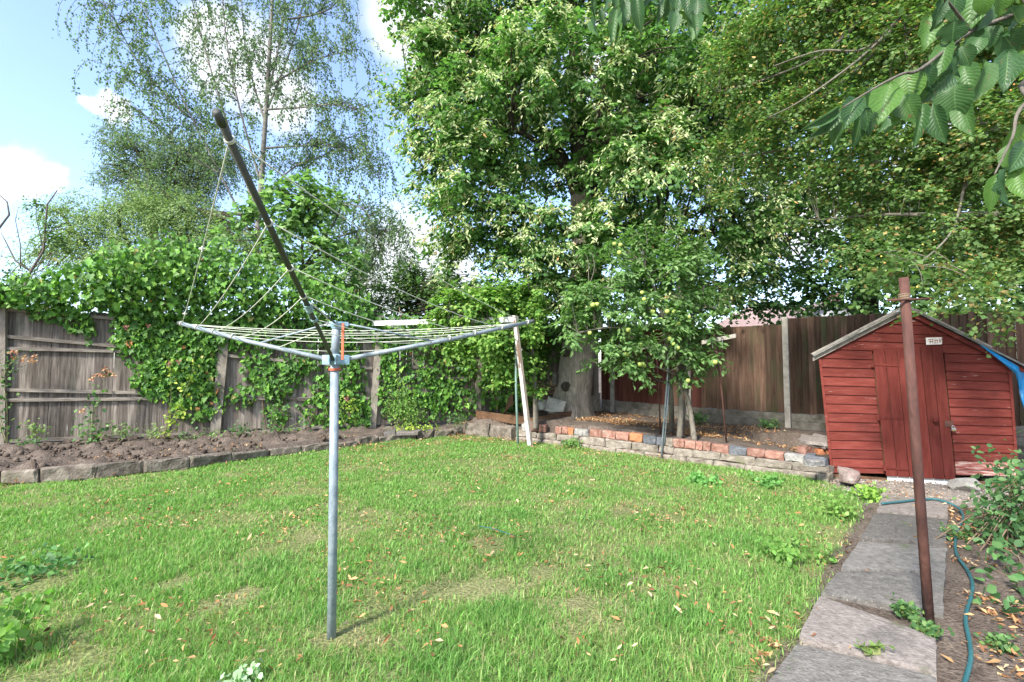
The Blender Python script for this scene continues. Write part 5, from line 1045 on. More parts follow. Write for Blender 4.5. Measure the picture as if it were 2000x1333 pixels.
# ------------------------------------------------------------------ cherry branches close to the camera
def cherry_leaf_mat():
    m, N, L, b = newmat('cherry_leaf')
    tc = N.new('ShaderNodeTexCoord'); sp = N.new('ShaderNodeSeparateXYZ'); L.new(tc.outputs['UV'], sp.inputs[0])
    ab = N.new('ShaderNodeMath'); ab.operation = 'ABSOLUTE'; L.new(sp.outputs['X'], ab.inputs[0])          # u: -1..1 across, v: 0..1 along
    m1 = N.new('ShaderNodeMath'); m1.operation = 'MULTIPLY_ADD'; L.new(ab.outputs[0], m1.inputs[0]); m1.inputs[1].default_value = -.32; L.new(sp.outputs['Y'], m1.inputs[2])
    m2 = N.new('ShaderNodeMath'); m2.operation = 'MULTIPLY'; L.new(m1.outputs[0], m2.inputs[0]); m2.inputs[1].default_value = 11
    fr = N.new('ShaderNodeMath'); fr.operation = 'PINGPONG'; L.new(m2.outputs[0], fr.inputs[0]); fr.inputs[1].default_value = .5
    vein = N.new('ShaderNodeMapRange'); vein.inputs['From Min'].default_value = .10; vein.inputs['From Max'].default_value = .0; L.new(fr.outputs[0], vein.inputs['Value'])
    mid = N.new('ShaderNodeMapRange'); mid.inputs['From Min'].default_value = .06; mid.inputs['From Max'].default_value = .02; L.new(ab.outputs[0], mid.inputs['Value'])
    mxv = N.new('ShaderNodeMath'); mxv.operation = 'MAXIMUM'; L.new(vein.outputs[0], mxv.inputs[0]); L.new(mid.outputs[0], mxv.inputs[1])
    oi = N.new('ShaderNodeObjectInfo'); cr = N.new('ShaderNodeValToRGB'); L.new(oi.outputs['Random'], cr.inputs[0])
    e = cr.color_ramp.elements; e[0].color = (.032, .088, .028, 1); e[1].color = (.10, .22, .032, 1); k = e.new(.55); k.color = (.050, .125, .040, 1)
    mix = N.new('ShaderNodeMix'); mix.data_type = 'RGBA'; L.new(mxv.outputs[0], mix.inputs[0]); L.new(cr.outputs[0], mix.inputs[6]); mix.inputs[7].default_value = (.10, .20, .065, 1)
    nz = N.new('ShaderNodeTexNoise'); nz.inputs['Scale'].default_value = 9; L.new(tc.outputs['Object'], nz.inputs['Vector'])
    hs = N.new('ShaderNodeHueSaturation'); mr = N.new('ShaderNodeMapRange'); mr.inputs['To Min'].default_value = .75; mr.inputs['To Max'].default_value = 1.25; L.new(nz.outputs[0], mr.inputs['Value']); L.new(mr.outputs[0], hs.inputs['Value']); L.new(mix.outputs[2], hs.inputs['Color'])
    nb2 = N.new('ShaderNodeTexNoise'); nb2.inputs['Scale'].default_value = 5; nb2.inputs['Detail'].default_value = 4; sh = N.new('ShaderNodeVectorMath'); sh.operation = 'ADD'; L.new(tc.outputs['Object'], sh.inputs[0]); L.new(oi.outputs['Random'], sh.inputs[1]); sh2 = N.new('ShaderNodeVectorMath'); sh2.operation = 'SCALE'; sh2.inputs[0].default_value = (31, 17, 53); L.new(oi.outputs['Random'], sh2.inputs['Scale']); L.new(sh2.outputs[0], sh.inputs[1]); L.new(sh.outputs[0], nb2.inputs['Vector'])
    rb = N.new('ShaderNodeMapRange'); rb.inputs['From Min'].default_value = .66; rb.inputs['From Max'].default_value = .72; L.new(nb2.outputs[0], rb.inputs['Value']); bm_ = N.new('ShaderNodeMix'); bm_.data_type = 'RGBA'; L.new(rb.outputs[0], bm_.inputs[0]); L.new(hs.outputs[0], bm_.inputs[6]); bm_.inputs[7].default_value = (.16, .11, .05, 1); hs = bm_; hs_out = bm_.outputs[2]
    L.new(hs_out, b.inputs['Base Color']); b.inputs['Roughness'].default_value = .42; b.inputs['Specular IOR Level'].default_value = .4
    bp = N.new('ShaderNodeBump'); bp.inputs['Strength'].default_value = .22; bp.inputs['Distance'].default_value = .006; bp.invert = True
    sm = N.new('ShaderNodeMapRange'); sm.inputs['From Max'].default_value = .3; L.new(fr.outputs[0], sm.inputs['Value']); iv = N.new('ShaderNodeMath'); iv.operation = 'SUBTRACT'; iv.inputs[0].default_value = 1; L.new(sm.outputs[0], iv.inputs[1])
    L.new(iv.outputs[0], bp.inputs['Height']); L.new(bp.outputs[0], b.inputs['Normal'])
    tr = N.new('ShaderNodeBsdfTranslucent'); hs2 = N.new('ShaderNodeHueSaturation'); hs2.inputs['Value'].default_value = 1.5; hs2.inputs['Hue'].default_value = .48; L.new(hs_out, hs2.inputs['Color']); L.new(hs2.outputs[0], tr.inputs['Color'])
    ms = N.new('ShaderNodeMixShader'); ms.inputs[0].default_value = .38; L.new(b.outputs[0], ms.inputs[1]); L.new(tr.outputs[0], ms.inputs[2]); L.new(ms.outputs[0], N['Material Output'].inputs['Surface'])
    return m
M['cherry'] = cherry_leaf_mat()
def cherry_meshes():
    out = []; r = np.random.default_rng(41)
    for k in range(5):
        ts = np.array([0, .07, .18, .33, .50, .66, .80, .91, 1.0]); ws = np.array([.02, .32, .68, .93, 1.0, .90, .62, .27, .0]); ws = ws * .5
        bend = r.uniform(.0, .42); fold = r.uniform(.05, .5); wav = r.uniform(.02, .08); V = []; UV = []
        for i, (t, w) in enumerate(zip(ts, ws)):
            for u in (-1, -.55, 0, .55, 1):
                V.append((u * w, t, -bend * t * t + abs(u) ** 1.3 * w * fold + wav * math.sin(t * 17 + u * 3 + k) * abs(u))); UV.append((u, t))
        F = [(i * 5 + j, i * 5 + j + 1, (i + 1) * 5 + j + 1, (i + 1) * 5 + j) for i in range(len(ts) - 1) for j in range(4)]
        me = bpy.data.meshes.new('leaf'); me.from_pydata(V, [], F); me.update(); uv = me.uv_layers.new(name='UVMap')
        for l in me.loops: uv.data[l.index].uv = UV[l.vertex_index]
        me.polygons.foreach_set('use_smooth', np.ones(len(me.polygons), bool)); me.materials.append(M['cherry']); out.append(me)
    return out
def cherry():
    r = np.random.default_rng(42); b = np.array((3.1, .25, 0)); t = tree('cherry_tree', 'large drooping veined leaves on branches hanging into the top right corner', b, None)
    m = MB(); Z = lambda x, y: (1580 + x * .315, y * .315); fk = np.array((2.9, .5, 2.1))
    limb(m, [b, np.array((3.0, .35, 1.1)), fk], .12, .08, 10); main = [fk, P(2130, -60, 1.55)] + [P(*Z(x, y), Y) for x, y, Y in ((1333, 60, 1.45), (1000, 200, 1.4), (700, 425, 1.32), (580, 460, 1.3), (430, 535, 1.28), (215, 665, 1.25))]
    limb(m, main, .0085, .0020, 8); limb(m, [fk, P(2140, 120, 1.5), P(*Z(1345, 640), 1.35), P(*Z(1262, 850), 1.3), P(*Z(1150, 1085), 1.28)], .009, .002, 6)
    limb(m, [P(2130, -60, 1.55), P(1800, -170, 1.5), P(1500, -120, 1.35), P(1330, -60, 1.25), P(1150, -40, 1.2)], .02, .003, 6); limb(m, [P(*Z(1000, 200), 1.4), P(*Z(900, 60), 1.35), P(*Z(800, -60), 1.3)], .006, .002, 5)
    m.build('trunk', M['bark_apple'], t, True)
    Lz = [(610, 440, 620, 640, 170), (500, 515, 440, 740, 155), (385, 540, 400, 700, 115), (300, 605, 235, 760, 115), (210, 670, 150, 895, 80), (175, 665, 90, 840, 80), (190, 665, 10, 800, 60), (335, 650, 300, 890, 80), (350, 670, 385, 840, 100), (590, 590, 640, 740, 130), (705, 400, 790, 560, 140), (860, 260, 790, 475, 110), (890, 440, 745, 620, 130), (905, 525, 895, 750, 190), (770, 650, 815, 870, 110), (705, 640, 690, 860, 60), (745, 105, 735, 275, 115), (905, 125, 880, 275, 150),
          (820, -20, 790, 165, 80), (915, -50, 880, 135, 120), (1020, -90, 1000, 160, 190), (1105, 20, 1095, 170, 90), (1190, -60, 1180, 120, 110), (1100, -60, 1070, 90, 100), (1035, 150, 1005, 250, 110), (1110, 165, 1140, 270, 110), (1065, 230, 990, 340, 110), (1190, 200, 1310, 340, 160), (1290, 150, 1205, 215, 70), (1085, 370, 1075, 615, 125), (1235, 320, 1225, 530, 135), (1340, 300, 1290, 480, 130), (960, 400, 1000, 570, 120), (925, 280, 870, 465, 110), (480, 730, 450, 830, 70), (535, 680, 520, 790, 60), (940, 290, 1000, 400, 100),
          (1340, 770, 1230, 970, 110), (1345, 890, 1280, 1040, 130), (1245, 890, 1215, 1060, 80), (1185, 1070, 1105, 1290, 80), (1225, 1040, 1165, 1290, 90), (1290, 1050, 1335, 1220, 110), (960, 630, 960, 800, 110), (1400, 60, 1370, 250, 140), (1420, 320, 1400, 520, 140), (1390, 500, 1420, 700, 130), (1250, 40, 1300, 160, 110), (660, 560, 690, 660, 90)]
    Lt = [(130, -40, 150, 230, 70), (335, -110, 320, 195, 220), (235, 120, 275, 315, 80), (175, 265, 85, 455, 90), (460, 90, 395, 550, 170), (555, -10, 585, 345, 170), (620, -130, 620, 85, 160), (750, -60, 775, 400, 180), (840, -90, 830, 135, 90), (1055, -10, 1085, 245, 110), (1195, -100, 1160, 235, 130), (1305, -160, 1290, 180, 200), (1270, 140, 1250, 430, 190), (1480, -150, 1440, 185, 170), (1600, -20, 1570, 240, 210), (1545, 170, 1605, 430, 150), (1445, 290, 1550, 520, 150), (1430, 160, 1455, 285, 120), (1700, -60, 1745, 240, 150), (480, 310, 485, 550, 70), (640, 170, 700, 345, 90), (970, -80, 1000, 120, 110), (430, -200, 460, 60, 150)]
    meshes = cherry_meshes()
    items = [(*Z(a, b_), *Z(c, d), w * .315, 1.30 + .10 * (a / 1333)) for a, b_, c, d, w in Lz] + [(1140 + a * .14, b_ * .14, 1140 + c * .14, d * .14, w * .14, 1.22) for a, b_, c, d, w in Lt]
    for k, (x0, y0, x1, y1, w, Y) in enumerate(items):
        Yb = Y + r.normal(0, .035); p0 = P(x0, y0, Yb); p1 = P(x1, y1, Yb - r.uniform(-.03, .05)); d = p1 - p0; Ln = np.linalg.norm(d); d = d / Ln
        n = CAM - p0; n = n / np.linalg.norm(n) + r.normal(0, .45, 3); n[2] += .35; n = unit(n - np.dot(n, d) * d); s_ = np.cross(d, n); wid = w / FPX * Yb * 1.12
        o = bpy.data.objects.new('leaf', meshes[r.integers(0, 5)]); C.objects.link(o); o.parent = t
        wd = wid / max(.35, abs(np.dot(n, unit(CAM - p0)))) if False else wid
        mat = Matrix(((s_[0] * wd, d[0] * Ln, n[0] * Ln, 0), (s_[1] * wd, d[1] * Ln, n[1] * Ln, 0), (s_[2] * wd, d[2] * Ln, n[2] * Ln, 0), (0, 0, 0, 1))); mat.translation = Vector(p0 - b); o.matrix_local = mat
cherry()

# ------------------------------------------------------------------ ivy over the left fence
def ivy():
    r = np.random.default_rng(51); t = thing('ivy', 'thick bright green ivy heaped over the top of the left fence and trailing down it', 'ivy', FL(380, 860, .1))
    E = [(40, 572, 100, 34, .30, 1), (150, 566, 90, 46, .32, 1), (230, 545, 80, 60, .36, 1.1), (310, 525, 90, 62, .4, 1.2), (390, 528, 90, 64, .4, 1.2), (470, 550, 80, 60, .4, 1.1), (550, 575, 80, 55, .38, 1), (630, 590, 70, 50, .36, 1), (690, 610, 45, 45, .3, .9), (-80, 575, 110, 34, .3, .8), (-180, 570, 110, 40, .3, .8),
         (300, 590, 110, 40, .25, 1), (430, 600, 110, 40, .25, 1), (560, 625, 100, 35, .25, .9), (660, 645, 60, 30, .22, .8),
         (150, 622, 35, 26, .12, .7), (175, 640, 12, 28, .08, .5), (95, 605, 45, 18, .12, .7), (290, 650, 75, 55, .16, 1), (265, 640, 45, 45, .14, .8), (330, 715, 75, 50, .15, 1), (300, 745, 45, 35, .12, .7), (370, 690, 55, 75, .14, .9), (385, 790, 55, 35, .12, .6), (350, 770, 50, 30, .12, .6), (400, 745, 35, 40, .12, .7), (405, 650, 50, 50, .15, 1),
         (520, 655, 70, 28, .14, .7), (470, 655, 40, 40, .12, .6), (535, 745, 48, 38, .14, 1), (500, 715, 35, 30, .1, .6), (470, 775, 30, 22, .1, .5), (545, 800, 26, 30, .1, .5), (590, 705, 45, 30, .12, .7), (600, 660, 60, 26, .14, .7), (640, 760, 38, 35, .12, .8), (625, 800, 40, 30, .12, .6), (690, 725, 26, 45, .12, .9), (670, 680, 35, 35, .12, .7), (680, 790, 35, 40, .12, .7), (565, 850, 40, 16, .12, .4), (660, 830, 30, 25, .12, .5), (705, 810, 20, 45, .12, .8),
         (770, 690, 35, 45, .14, .7), (755, 755, 20, 60, .12, .7), (820, 760, 60, 40, .16, .9), (870, 720, 60, 40, .16, .9), (890, 780, 50, 32, .16, .9), (810, 800, 55, 28, .16, .9), (930, 700, 40, 40, .16, .9), (845, 665, 60, 32, .2, .9), (780, 640, 50, 30, .2, .9), (730, 640, 30, 30, .2, .8), (960, 760, 28, 45, .16, .9), (985, 700, 45, 60, .25, 1), (1000, 780, 40, 35, .2, 1), (1040, 720, 40, 70, .3, 1), (1060, 660, 40, 50, .3, 1), (905, 650, 60, 30, .25, .9)]
    B = []; stems = MB()
    for px, py, rx, ry, th, w in E:
        n = int(rx * ry * .155 * w) + 12; a = r.uniform(0, 6.283, n); q = np.sqrt(r.random(n)) * (1 + .12 * np.sin(5 * a + px)) * (1 + .1 * r.normal(0, 1, n))
        X = px + rx * q * np.cos(a); Y = py + ry * q * np.sin(a)
        off = .05 + th * np.sqrt(np.maximum(0, 1 - np.minimum(q, 1) ** 2)) * r.random(n) ** .5
        pos = np.array([FL(x, y, o) for x, y, o in zip(X, Y, off)])
        if py < 600: pos -= FN * r.uniform(-.35, .35, n)[:, None] * (.8 if py < 560 else .4)
        d = r.normal(0, .45, (n, 3)) + FN * .15; d[:, 2] -= .75; nr = r.normal(0, .65, (n, 3)) + FN * .85; nr[:, 2] += .55
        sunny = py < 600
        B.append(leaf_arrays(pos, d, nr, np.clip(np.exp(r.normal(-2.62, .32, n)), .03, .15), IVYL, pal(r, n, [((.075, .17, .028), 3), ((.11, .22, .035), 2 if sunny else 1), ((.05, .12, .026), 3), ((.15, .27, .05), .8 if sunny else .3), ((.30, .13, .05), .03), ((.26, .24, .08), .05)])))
        if py > 600 or ry > 50:
            for k in range(2):
                x0 = px + r.uniform(-.5, .5) * rx; stems.tube(spline([FL(x0 + r.normal(0, 6), py + ry, .045), FL(x0, py, .05), FL(x0 + r.normal(0, 8), py - ry, .045)], 4), .006, 4)
    for x0 in (330, 390, 520, 600, 690, 780, 880, 960): stems.tube(spline([FL(x0 + r.normal(0, 10), 845, .05), FL(x0 + r.normal(0, 12), 770, .05), FL(x0 + r.normal(0, 12), 690, .05), FL(x0, 600, .05)], 5), .011, 5)
    stems.build('stems', M['cane'], t, True); leaf_obj('foliage', B, M['ivy'], t)
ivy()

# ------------------------------------------------------------------ bed plants
def plant(name, label, base, stems, nleaf, size, palette, seed, tm=None, spread=.05, mat='leaf', flowers=None, fpal=None, r0=.006, smat='stem', cat='plant', t0=.2, droop=.3, group=None):
    """stems: list of 3D polylines; leaves sit along them, flowers at given points"""
    r = np.random.default_rng(seed); t = thing(name, label, cat, base, group); mb = MB(); pos = []
    for s in stems:
        sp = spline(s, 5); mb.tube(sp, np.linspace(r0, r0 * .4, len(sp)), 5)
        if len(stems) <= 6: mb.build('stem', M[smat], t, True); mb = MB()
        tt = r.uniform(t0, 1, nleaf) * (len(sp) - 1); i0 = np.minimum(tt.astype(int), len(sp) - 2); f = (tt - i0)[:, None]
        pos.append(sp[i0] * (1 - f) + sp[i0 + 1] * f + r.normal(0, spread, (nleaf, 3)))
    if mb.V: mb.build('stem', M[smat], t, True)['kind'] = 'stuff'
    pos = np.concatenate(pos); n = len(pos); d = r.normal(0, .8, (n, 3)); d[:, 2] -= droop; nr = r.normal(0, .5, (n, 3)); nr[:, 2] += .8; nr[:, 1] -= .4
    leaf_obj('foliage', [leaf_arrays(pos, d, nr, r.uniform(*size, n), tm or OVAL, pal(r, n, palette))], M[mat], t)
    if flowers is not None:
        for c, rad in flowers:
            k = 14; pc = c + r.normal(0, rad * .3, (k, 3)); dd = unit(pc - c + r.normal(0, rad * .2, (k, 3))); nn = r.normal(0, 1, (k, 3)); leaf_obj('flower', [leaf_arrays(pc, dd, nn, np.full(k, rad * 1.0), ROUND, pal(r, k, fpal, k=.9))], M['petal'], t)
    return t
PEACH = [((.60, .36, .20), 2), ((.66, .46, .28), 2), ((.55, .22, .14), 1)]; PINK = [((.36, .14, .13), 2), ((.46, .26, .22), 1)]
ROSE = [((.055, .12, .045), 3), ((.085, .165, .055), 2), ((.12, .2, .06), 1)]; YG = [((.24, .32, .05), 3), ((.16, .26, .05), 2), ((.33, .37, .08), 1)]
def bedplants():
    r = np.random.default_rng(61)
    def F(px, py, off=.35): return FL(px, py, off)
    def fl(pts, rad=.035): return [(F(x, y, .42) + r.normal(0, .02, 3), rad) for x, y in pts]
    plant('rose_bush', 'rose with clustered faded peach flowers at the left edge of the bed', F(12, 872), [[F(14, 872), F(14, 800), F(8, 740), F(22, 710), F(55, 695)], [F(10, 870), F(-6, 790), F(5, 730), F(30, 700)], [F(14, 870), F(2, 820), F(-10, 770)]], 42, (.04, .07), ROSE, 62, spread=.07, flowers=fl([(25, 692), (38, 690), (48, 697), (55, 703), (62, 700), (66, 708), (44, 706), (30, 697)], .03), fpal=PEACH, cat='rose')
    plant('rose_bush', 'rose with two peach flower heads rising in front of the bare boards', F(178, 862), [[F(178, 862), F(185, 800), F(198, 760), F(206, 735)], [F(180, 860), F(176, 820), F(180, 790)], [F(178, 860), F(165, 845), F(150, 850)], [F(178, 862), F(200, 848), F(190, 830)]], 34, (.05, .085), ROSE, 63, spread=.07, flowers=fl([(205, 722), (215, 724), (222, 730), (188, 736), (178, 742), (196, 732), (158, 806), (210, 735)], .034), fpal=PEACH, cat='rose')
    plant('rose_bush', 'tall lanky rose with yellow green leaves and pink buds beside the ivy', F(322, 862), [[F(318, 865), F(332, 800), F(334, 740), F(328, 700)], [F(318, 865), F(345, 800), F(372, 740), F(380, 690)], [F(316, 862), F(330, 830), F(350, 800)]], 44, (.05, .085), YG, 64, spread=.075, flowers=fl([(292, 637), (243, 640), (328, 712), (352, 704)], .032), fpal=PINK, cat='rose')
    plant('rose_bush', 'low rose sprawling up the pale boards left of the dryer pole', F(540, 845, .3), [[F(540, 845, .3), F(530, 810, .3), F(548, 790, .3)], [F(545, 845, .3), F(580, 828, .3), F(600, 835, .3)], [F(540, 845, .3), F(515, 830, .3)]], 34, (.045, .075), ROSE, 65, spread=.08, cat='rose')
    plant('rose_bush', 'rose with a few pink blooms just right of the dryer pole', F(672, 828, .3), [[F(672, 828, .3), F(665, 800, .3), F(680, 775, .3)], [F(672, 828, .3), F(690, 800, .3), F(685, 785, .3)]], 40, (.045, .075), YG, 66, spread=.09, flowers=[(F(678, 780, .4), .04), (F(649, 792, .4), .03)], fpal=PINK, cat='rose')
    plant('euphorbia_shrub', 'fresh light green feathery shrub right of the second fence post', F(785, 832, .4), [[F(785 + dx * .3, 832, .4), F(785 + dx * .7, 800 - dy * .4, .4), F(785 + dx, 770 - dy, .4)] for dx, dy in ((-22, 10), (-10, 40), (4, 20), (18, 0), (30, -15), (45, -30), (-30, -20))], 85, (.04, .07), [((.14, .24, .06), 3), ((.2, .30, .08), 2), ((.09, .17, .05), 1)], 67, LANCE, .07, cat='shrub')
    plant('weed_clump', 'small feathery green weed at the left end of the timber edging', F(893, 830, .8), [[F(893, 830, .8), F(893 + dx * .5, 822, .8), F(893 + dx, 812 + abs(dx) * .3, .8)] for dx in (-14, -6, 3, 10, 17)], 45, (.035, .06), ROSE, 68, LANCE, .05, cat='weed')
    plant('leafy_groundcover', 'low yellow green groundcover in front of the feathery shrub', F(810, 845, .75), [[F(x, 846, .75), F(x + r.normal(0, 8), 840, .75), F(x + r.normal(0, 10), 834, .75)] for x in range(775, 850, 8)], 24, (.03, .055), YG, 69, ROUND, .05, cat='groundcover')
    for i, (x, y, lab) in enumerate([(70, 850, 'small sprawling weed at the bottom of the boards in the left bed'), (55, 878, 'low dark leafy plant nearest the kerb in the left bed'), (300, 855, 'little weed between the two rose stems'), (370, 868, 'dry looking seedling clump left of the big fence post'), (420, 862, 'tuft of green at the foot of the big leaning fence post'), (470, 850, 'small seedling just right of the big leaning fence post'), (240, 850, 'low trailing stems beside the peach rose')]):
        b = F(x, y, .45); plant('weed_clump', lab, b, [[b, b + np.array((dx * .4, -.02, .08)), b + np.array((dx, -.03, .13 + .06 * r.random()))] for dx in (-.2, -.1, .0, .12, .22)], 15, (.035, .065), ROSE if i % 2 else [((.12, .19, .07), 1), ((.19, .25, .11), 1)], 70 + i, OVAL, .05, cat='weed', r0=.004)
    # right side: bramble, small plants along the far fence and the path
    bs = []
    bb = G(2010, 1075)
    for q in range(26):
        e = P(r.uniform(1880, 2080), r.uniform(880, 1150), r.uniform(3.6, 4.6)); bs.append([bb + r.normal(0, .25, 3) * np.array((1, 1, 0)), (bb + e) / 2 + np.array((0, 0, .25)), e])
    plant('bramble', 'rose bush with dull green leaflets sprawling in from the right edge', bb, bs, 46, (.035, .062), [((.05, .115, .045), 3), ((.075, .15, .055), 3), ((.11, .19, .075), 1)], 81, OVAL, .085, r0=.006, smat='cane', cat='shrub', t0=.3)
    b2 = G(2040, 1230); plant('bramble', 'lower bramble shoots with large leaflets over the bare soil at the right edge', b2, [[b2, P(1985, 1140, 3.1), P(1935, 1110, 3.2)], [b2, P(1990, 1180, 2.9), P(1965, 1195, 2.8)], [b2, P(1990, 1090, 3.3), P(1920, 1060, 3.5)]], 26, (.05, .08), [((.06, .135, .05), 3), ((.085, .17, .06), 2)], 82, OVAL, .06, smat='cane', cat='shrub', t0=.4)
    for i, (x, y, z, w, h, lab, cl) in enumerate([(1500, 835, .25, .14, .12, 'small shrub seedling at the base of the far fence', ROSE), (1365, 830, .28, .2, .25, 'leafy seedling behind the apple stems', ROSE), (1560, 820, .25, .16, .3, 'tall seedling against the far fence beside the shed', ROSE), (1698, 978, 0, .16, .14, 'bright green leafy weed at the far left corner of the path', [((.15, .27, .05), 2), ((.21, .33, .07), 1)]), (1560, 1100, 0, .28, .10, 'spreading leafy weed in the grass beside the path', [((.11, .22, .05), 2), ((.16, .28, .07), 1)]), (1640, 1010, 0, .25, .12, 'patch of mixed weeds where the lawn meets the path', [((.12, .22, .05), 2), ((.18, .27, .08), 1)]),
                                                  (1380, 945, 0, .24, .07, 'round patch of clover in the lawn before the wall', [((.10, .24, .06), 2), ((.15, .30, .09), 1)]), (1495, 948, 0, .22, .06, 'second smaller clover patch closer to the boulder', [((.10, .23, .06), 2), ((.15, .29, .09), 1)]), (1768, 1200, .03, .05, .04, 'small weed growing in the joint left of the rusty post', ROSE), (1812, 1238, .03, .06, .045, 'green weed at the foot of the rusty post', ROSE), (1955, 1270, .0, .08, .04, 'tiny seedling on the bare soil right of the hose', ROSE), (1868, 1050, 0, .10, .07, 'dark leafy weed between path and hose', ROSE),
                                                  (5, 1285, 0, .17, .24, 'broad leaved green weed at the lower left corner', [((.11, .22, .05), 2), ((.15, .27, .06), 1)]), (470, 1345, 0, .1, .05, 'pale grey green leaves at the bottom edge of the lawn', [((.30, .40, .26), 2), ((.24, .34, .2), 1)]), (60, 1120, 0, .34, .08, 'sprawling patch of creeping weeds in the left lawn', [((.075, .17, .06), 2), ((.11, .22, .07), 1)]), (1115, 872, .02, .2, .10, 'wispy weeds at the foot of the wall beside the white post', [((.12, .22, .06), 1)])]):
        b = G(x, y, z); st = []
        for k in range(14):
            a = r.uniform(0, 6.28); q = r.uniform(.2, 1) * w; e = b + np.array((math.cos(a) * q, math.sin(a) * q, h * r.uniform(.5, 1.05))); st.append([b + (e - b) * np.array((.55, .55, 0)), b + (e - b) * np.array((.8, .8, .7)), e])
        plant('weed_patch', lab, b, st, 9 if w < .12 else 16, (.03, .055) if w > .11 else (.022, .04), cl, 90 + i, ROUND if 'clover' in lab else OVAL, .035 if w > .12 else .015, r0=.003, cat='weed')
    b = G(1705, 1280, .045); st = [[b + np.array((dx, 0, 0)), b + np.array((dx * 1.4, .01, .03)), b + np.array((dx * 2.2, -.01, .05))] for dx in np.linspace(-.035, .035, 40)]
    plant('grass_tuft', 'tuft of grass growing from the joint between the two nearest slabs', b, st, 1, (.02, .035), [((.12, .2, .05), 1)], 120, LANCE, .01, r0=.0015, cat='grass tuft')
bedplants()

# ------------------------------------------------------------------ lawn, fallen leaves, gravel
M['dry_stalk'] = pm('dry_stalk', [(.36, .30, .16), (.45, .38, .22)], 9, .8, 0)
def lawn():
    r = np.random.default_rng(71)
    bare = [(590, 1062, .20), (950, 1062, .22), (30, 1150, .35), (690, 1215, .22), (100, 1325, .30), (1220, 1000, .22), (870, 1150, .18), (1310, 1010, .2), (640, 1250, .10), (470, 1170, .16), (260, 955, .12), (930, 1150, .2), (1060, 1120, .12), (1140, 1180, .15), (720, 1000, .1), (350, 1140, .15)]
    bare = [(*G(x, y)[:2], q) for x, y, q in bare]; tufts = [(815, 1112, .17), (1000, 1010, .15), (300, 985, .25), (640, 1200, .2), (980, 1200, .2), (1320, 1200, .25), (860, 1290, .25), (1120, 960, .2), (1180, 1130, .2), (520, 1110, .2), (1450, 1060, .3), (1300, 1100, .25)]; tufts = [(*G(x, y)[:2], q) for x, y, q in tufts]
    B = []
    for y0, y1, dens, wd, lo, hi in ((1.6, 2.9, 19000, .0020, .03, .085), (2.9, 4.2, 12500, .0026, .03, .08), (4.2, 6.2, 7600, .0036, .03, .07), (6.2, 10.4, 4600, .0050, .03, .065)):
        xl = max(-8.2, -1.12 * y1 - .4); xr = .72 * y1 + .3 if y0 < 4 else 4.2; n = int((xr - xl) * (y1 - y0) * dens); x = r.uniform(xl, xr, n); y = r.uniform(y0, y1, n)
        ok = inpoly(x + r.normal(0, .05, n), y + r.normal(0, .05, n), LAWN); ok &= (np.abs(x) < 1.09 * y + .35) 
        cl = fbm(x, y, 2.2, 33); fine = fbm(x, y, 9, 34, 3); keep = np.clip(.62 + (cl - .42) * 1.4 + (fine - .45) * 1.7, .22, 1); bz = np.ones(n); tf = np.zeros(n)
        for bx, by, q in bare: dd = np.hypot(x - bx, (y - by) * .8) / q + (fine - .45) * 1.2; bz = np.minimum(bz, np.clip((dd - .35) * 1.5, .16, 1))
        for bx, by, q in tufts: dd = np.hypot(x - bx, y - by) / q + (fine - .45); tf = np.maximum(tf, np.clip(1.3 - dd, 0, 1))
        ok &= r.random(n) < np.maximum(keep * bz, tf * .9); x, y, cl, fine, tf, bz = [a[ok] for a in (x, y, cl, fine, tf, bz)]; n = len(x)
        L_ = r.uniform(lo, hi, n) * .82 * (.65 + .8 * np.clip(cl + tf * .45, 0, 1)) * (.6 + .4 * bz); az = r.uniform(0, 6.283, n); lean = np.abs(r.normal(.5, .36, n)) + .05; flat = r.random(n) < .22; lean[flat] = r.uniform(1.0, 1.5, int(flat.sum()))
        lx = np.cos(az) * np.sin(lean); ly = np.sin(az) * np.sin(lean); lz = np.cos(lean); z = gz(x, y) + (fbm(x, y, 3, 3) - .5) * .05
        b0 = np.stack([x, y, z - .004], 1); d1 = np.stack([lx * .5, ly * .5, lz], 1); d2 = np.stack([lx * 1.7, ly * 1.7, lz * .75], 1); mid = b0 + d1 * (L_ * .55)[:, None]; tip = mid + d2 * (L_ * .5)[:, None]
        wv = np.stack([-np.sin(az + r.normal(0, .6, n)), np.cos(az), 0 * az], 1) * (wd * np.exp(r.normal(-.1, .38, n)))[:, None]
        V = np.stack([b0 - wv, b0 + wv, mid + wv * .8, mid - wv * .8, tip], 1).reshape(-1, 3)
        k = np.arange(n)[:, None] * 5; loops = np.concatenate([k + np.array([[0, 1, 2, 3]]), k + np.array([[3, 2, 4]])], 1).ravel(); starts = (np.arange(n)[:, None] * 7 + np.array([[0, 4]])).ravel()
        c = pal(r, n, [((.13, .25, .058), 4), ((.17, .30, .08), 3), ((.095, .195, .052), 2), ((.235, .32, .12), 1.2)], .16); dry = r.random(n) < np.where(flat, .35, 0) + np.clip(.10 + (.47 - cl) * .8 + (1 - bz) * .35 - tf, .04, .45)
        c[dry] = pal(r, int(dry.sum()), [((.33, .29, .15), 2), ((.27, .27, .11), 2), ((.38, .33, .2), 1)], .15); c = c * (1 - tf[:, None] * np.array((.16, .08, .10)))
        B.append((V, loops, starts, np.repeat(c, 5, 0)))
    o = leaf_obj('grass', B, M['grass'], None); tag(o, 'patchy lawn of longish green grass with dry spots', 'grass', kind='stuff')
    # seed heads and long dry stalks
    n = 120; x = r.uniform(-4, 3.2, n); y = r.uniform(2.0, 7.5, n); ok = inpoly(x, y, LAWN); x, y = x[ok], y[ok]; m = MB()
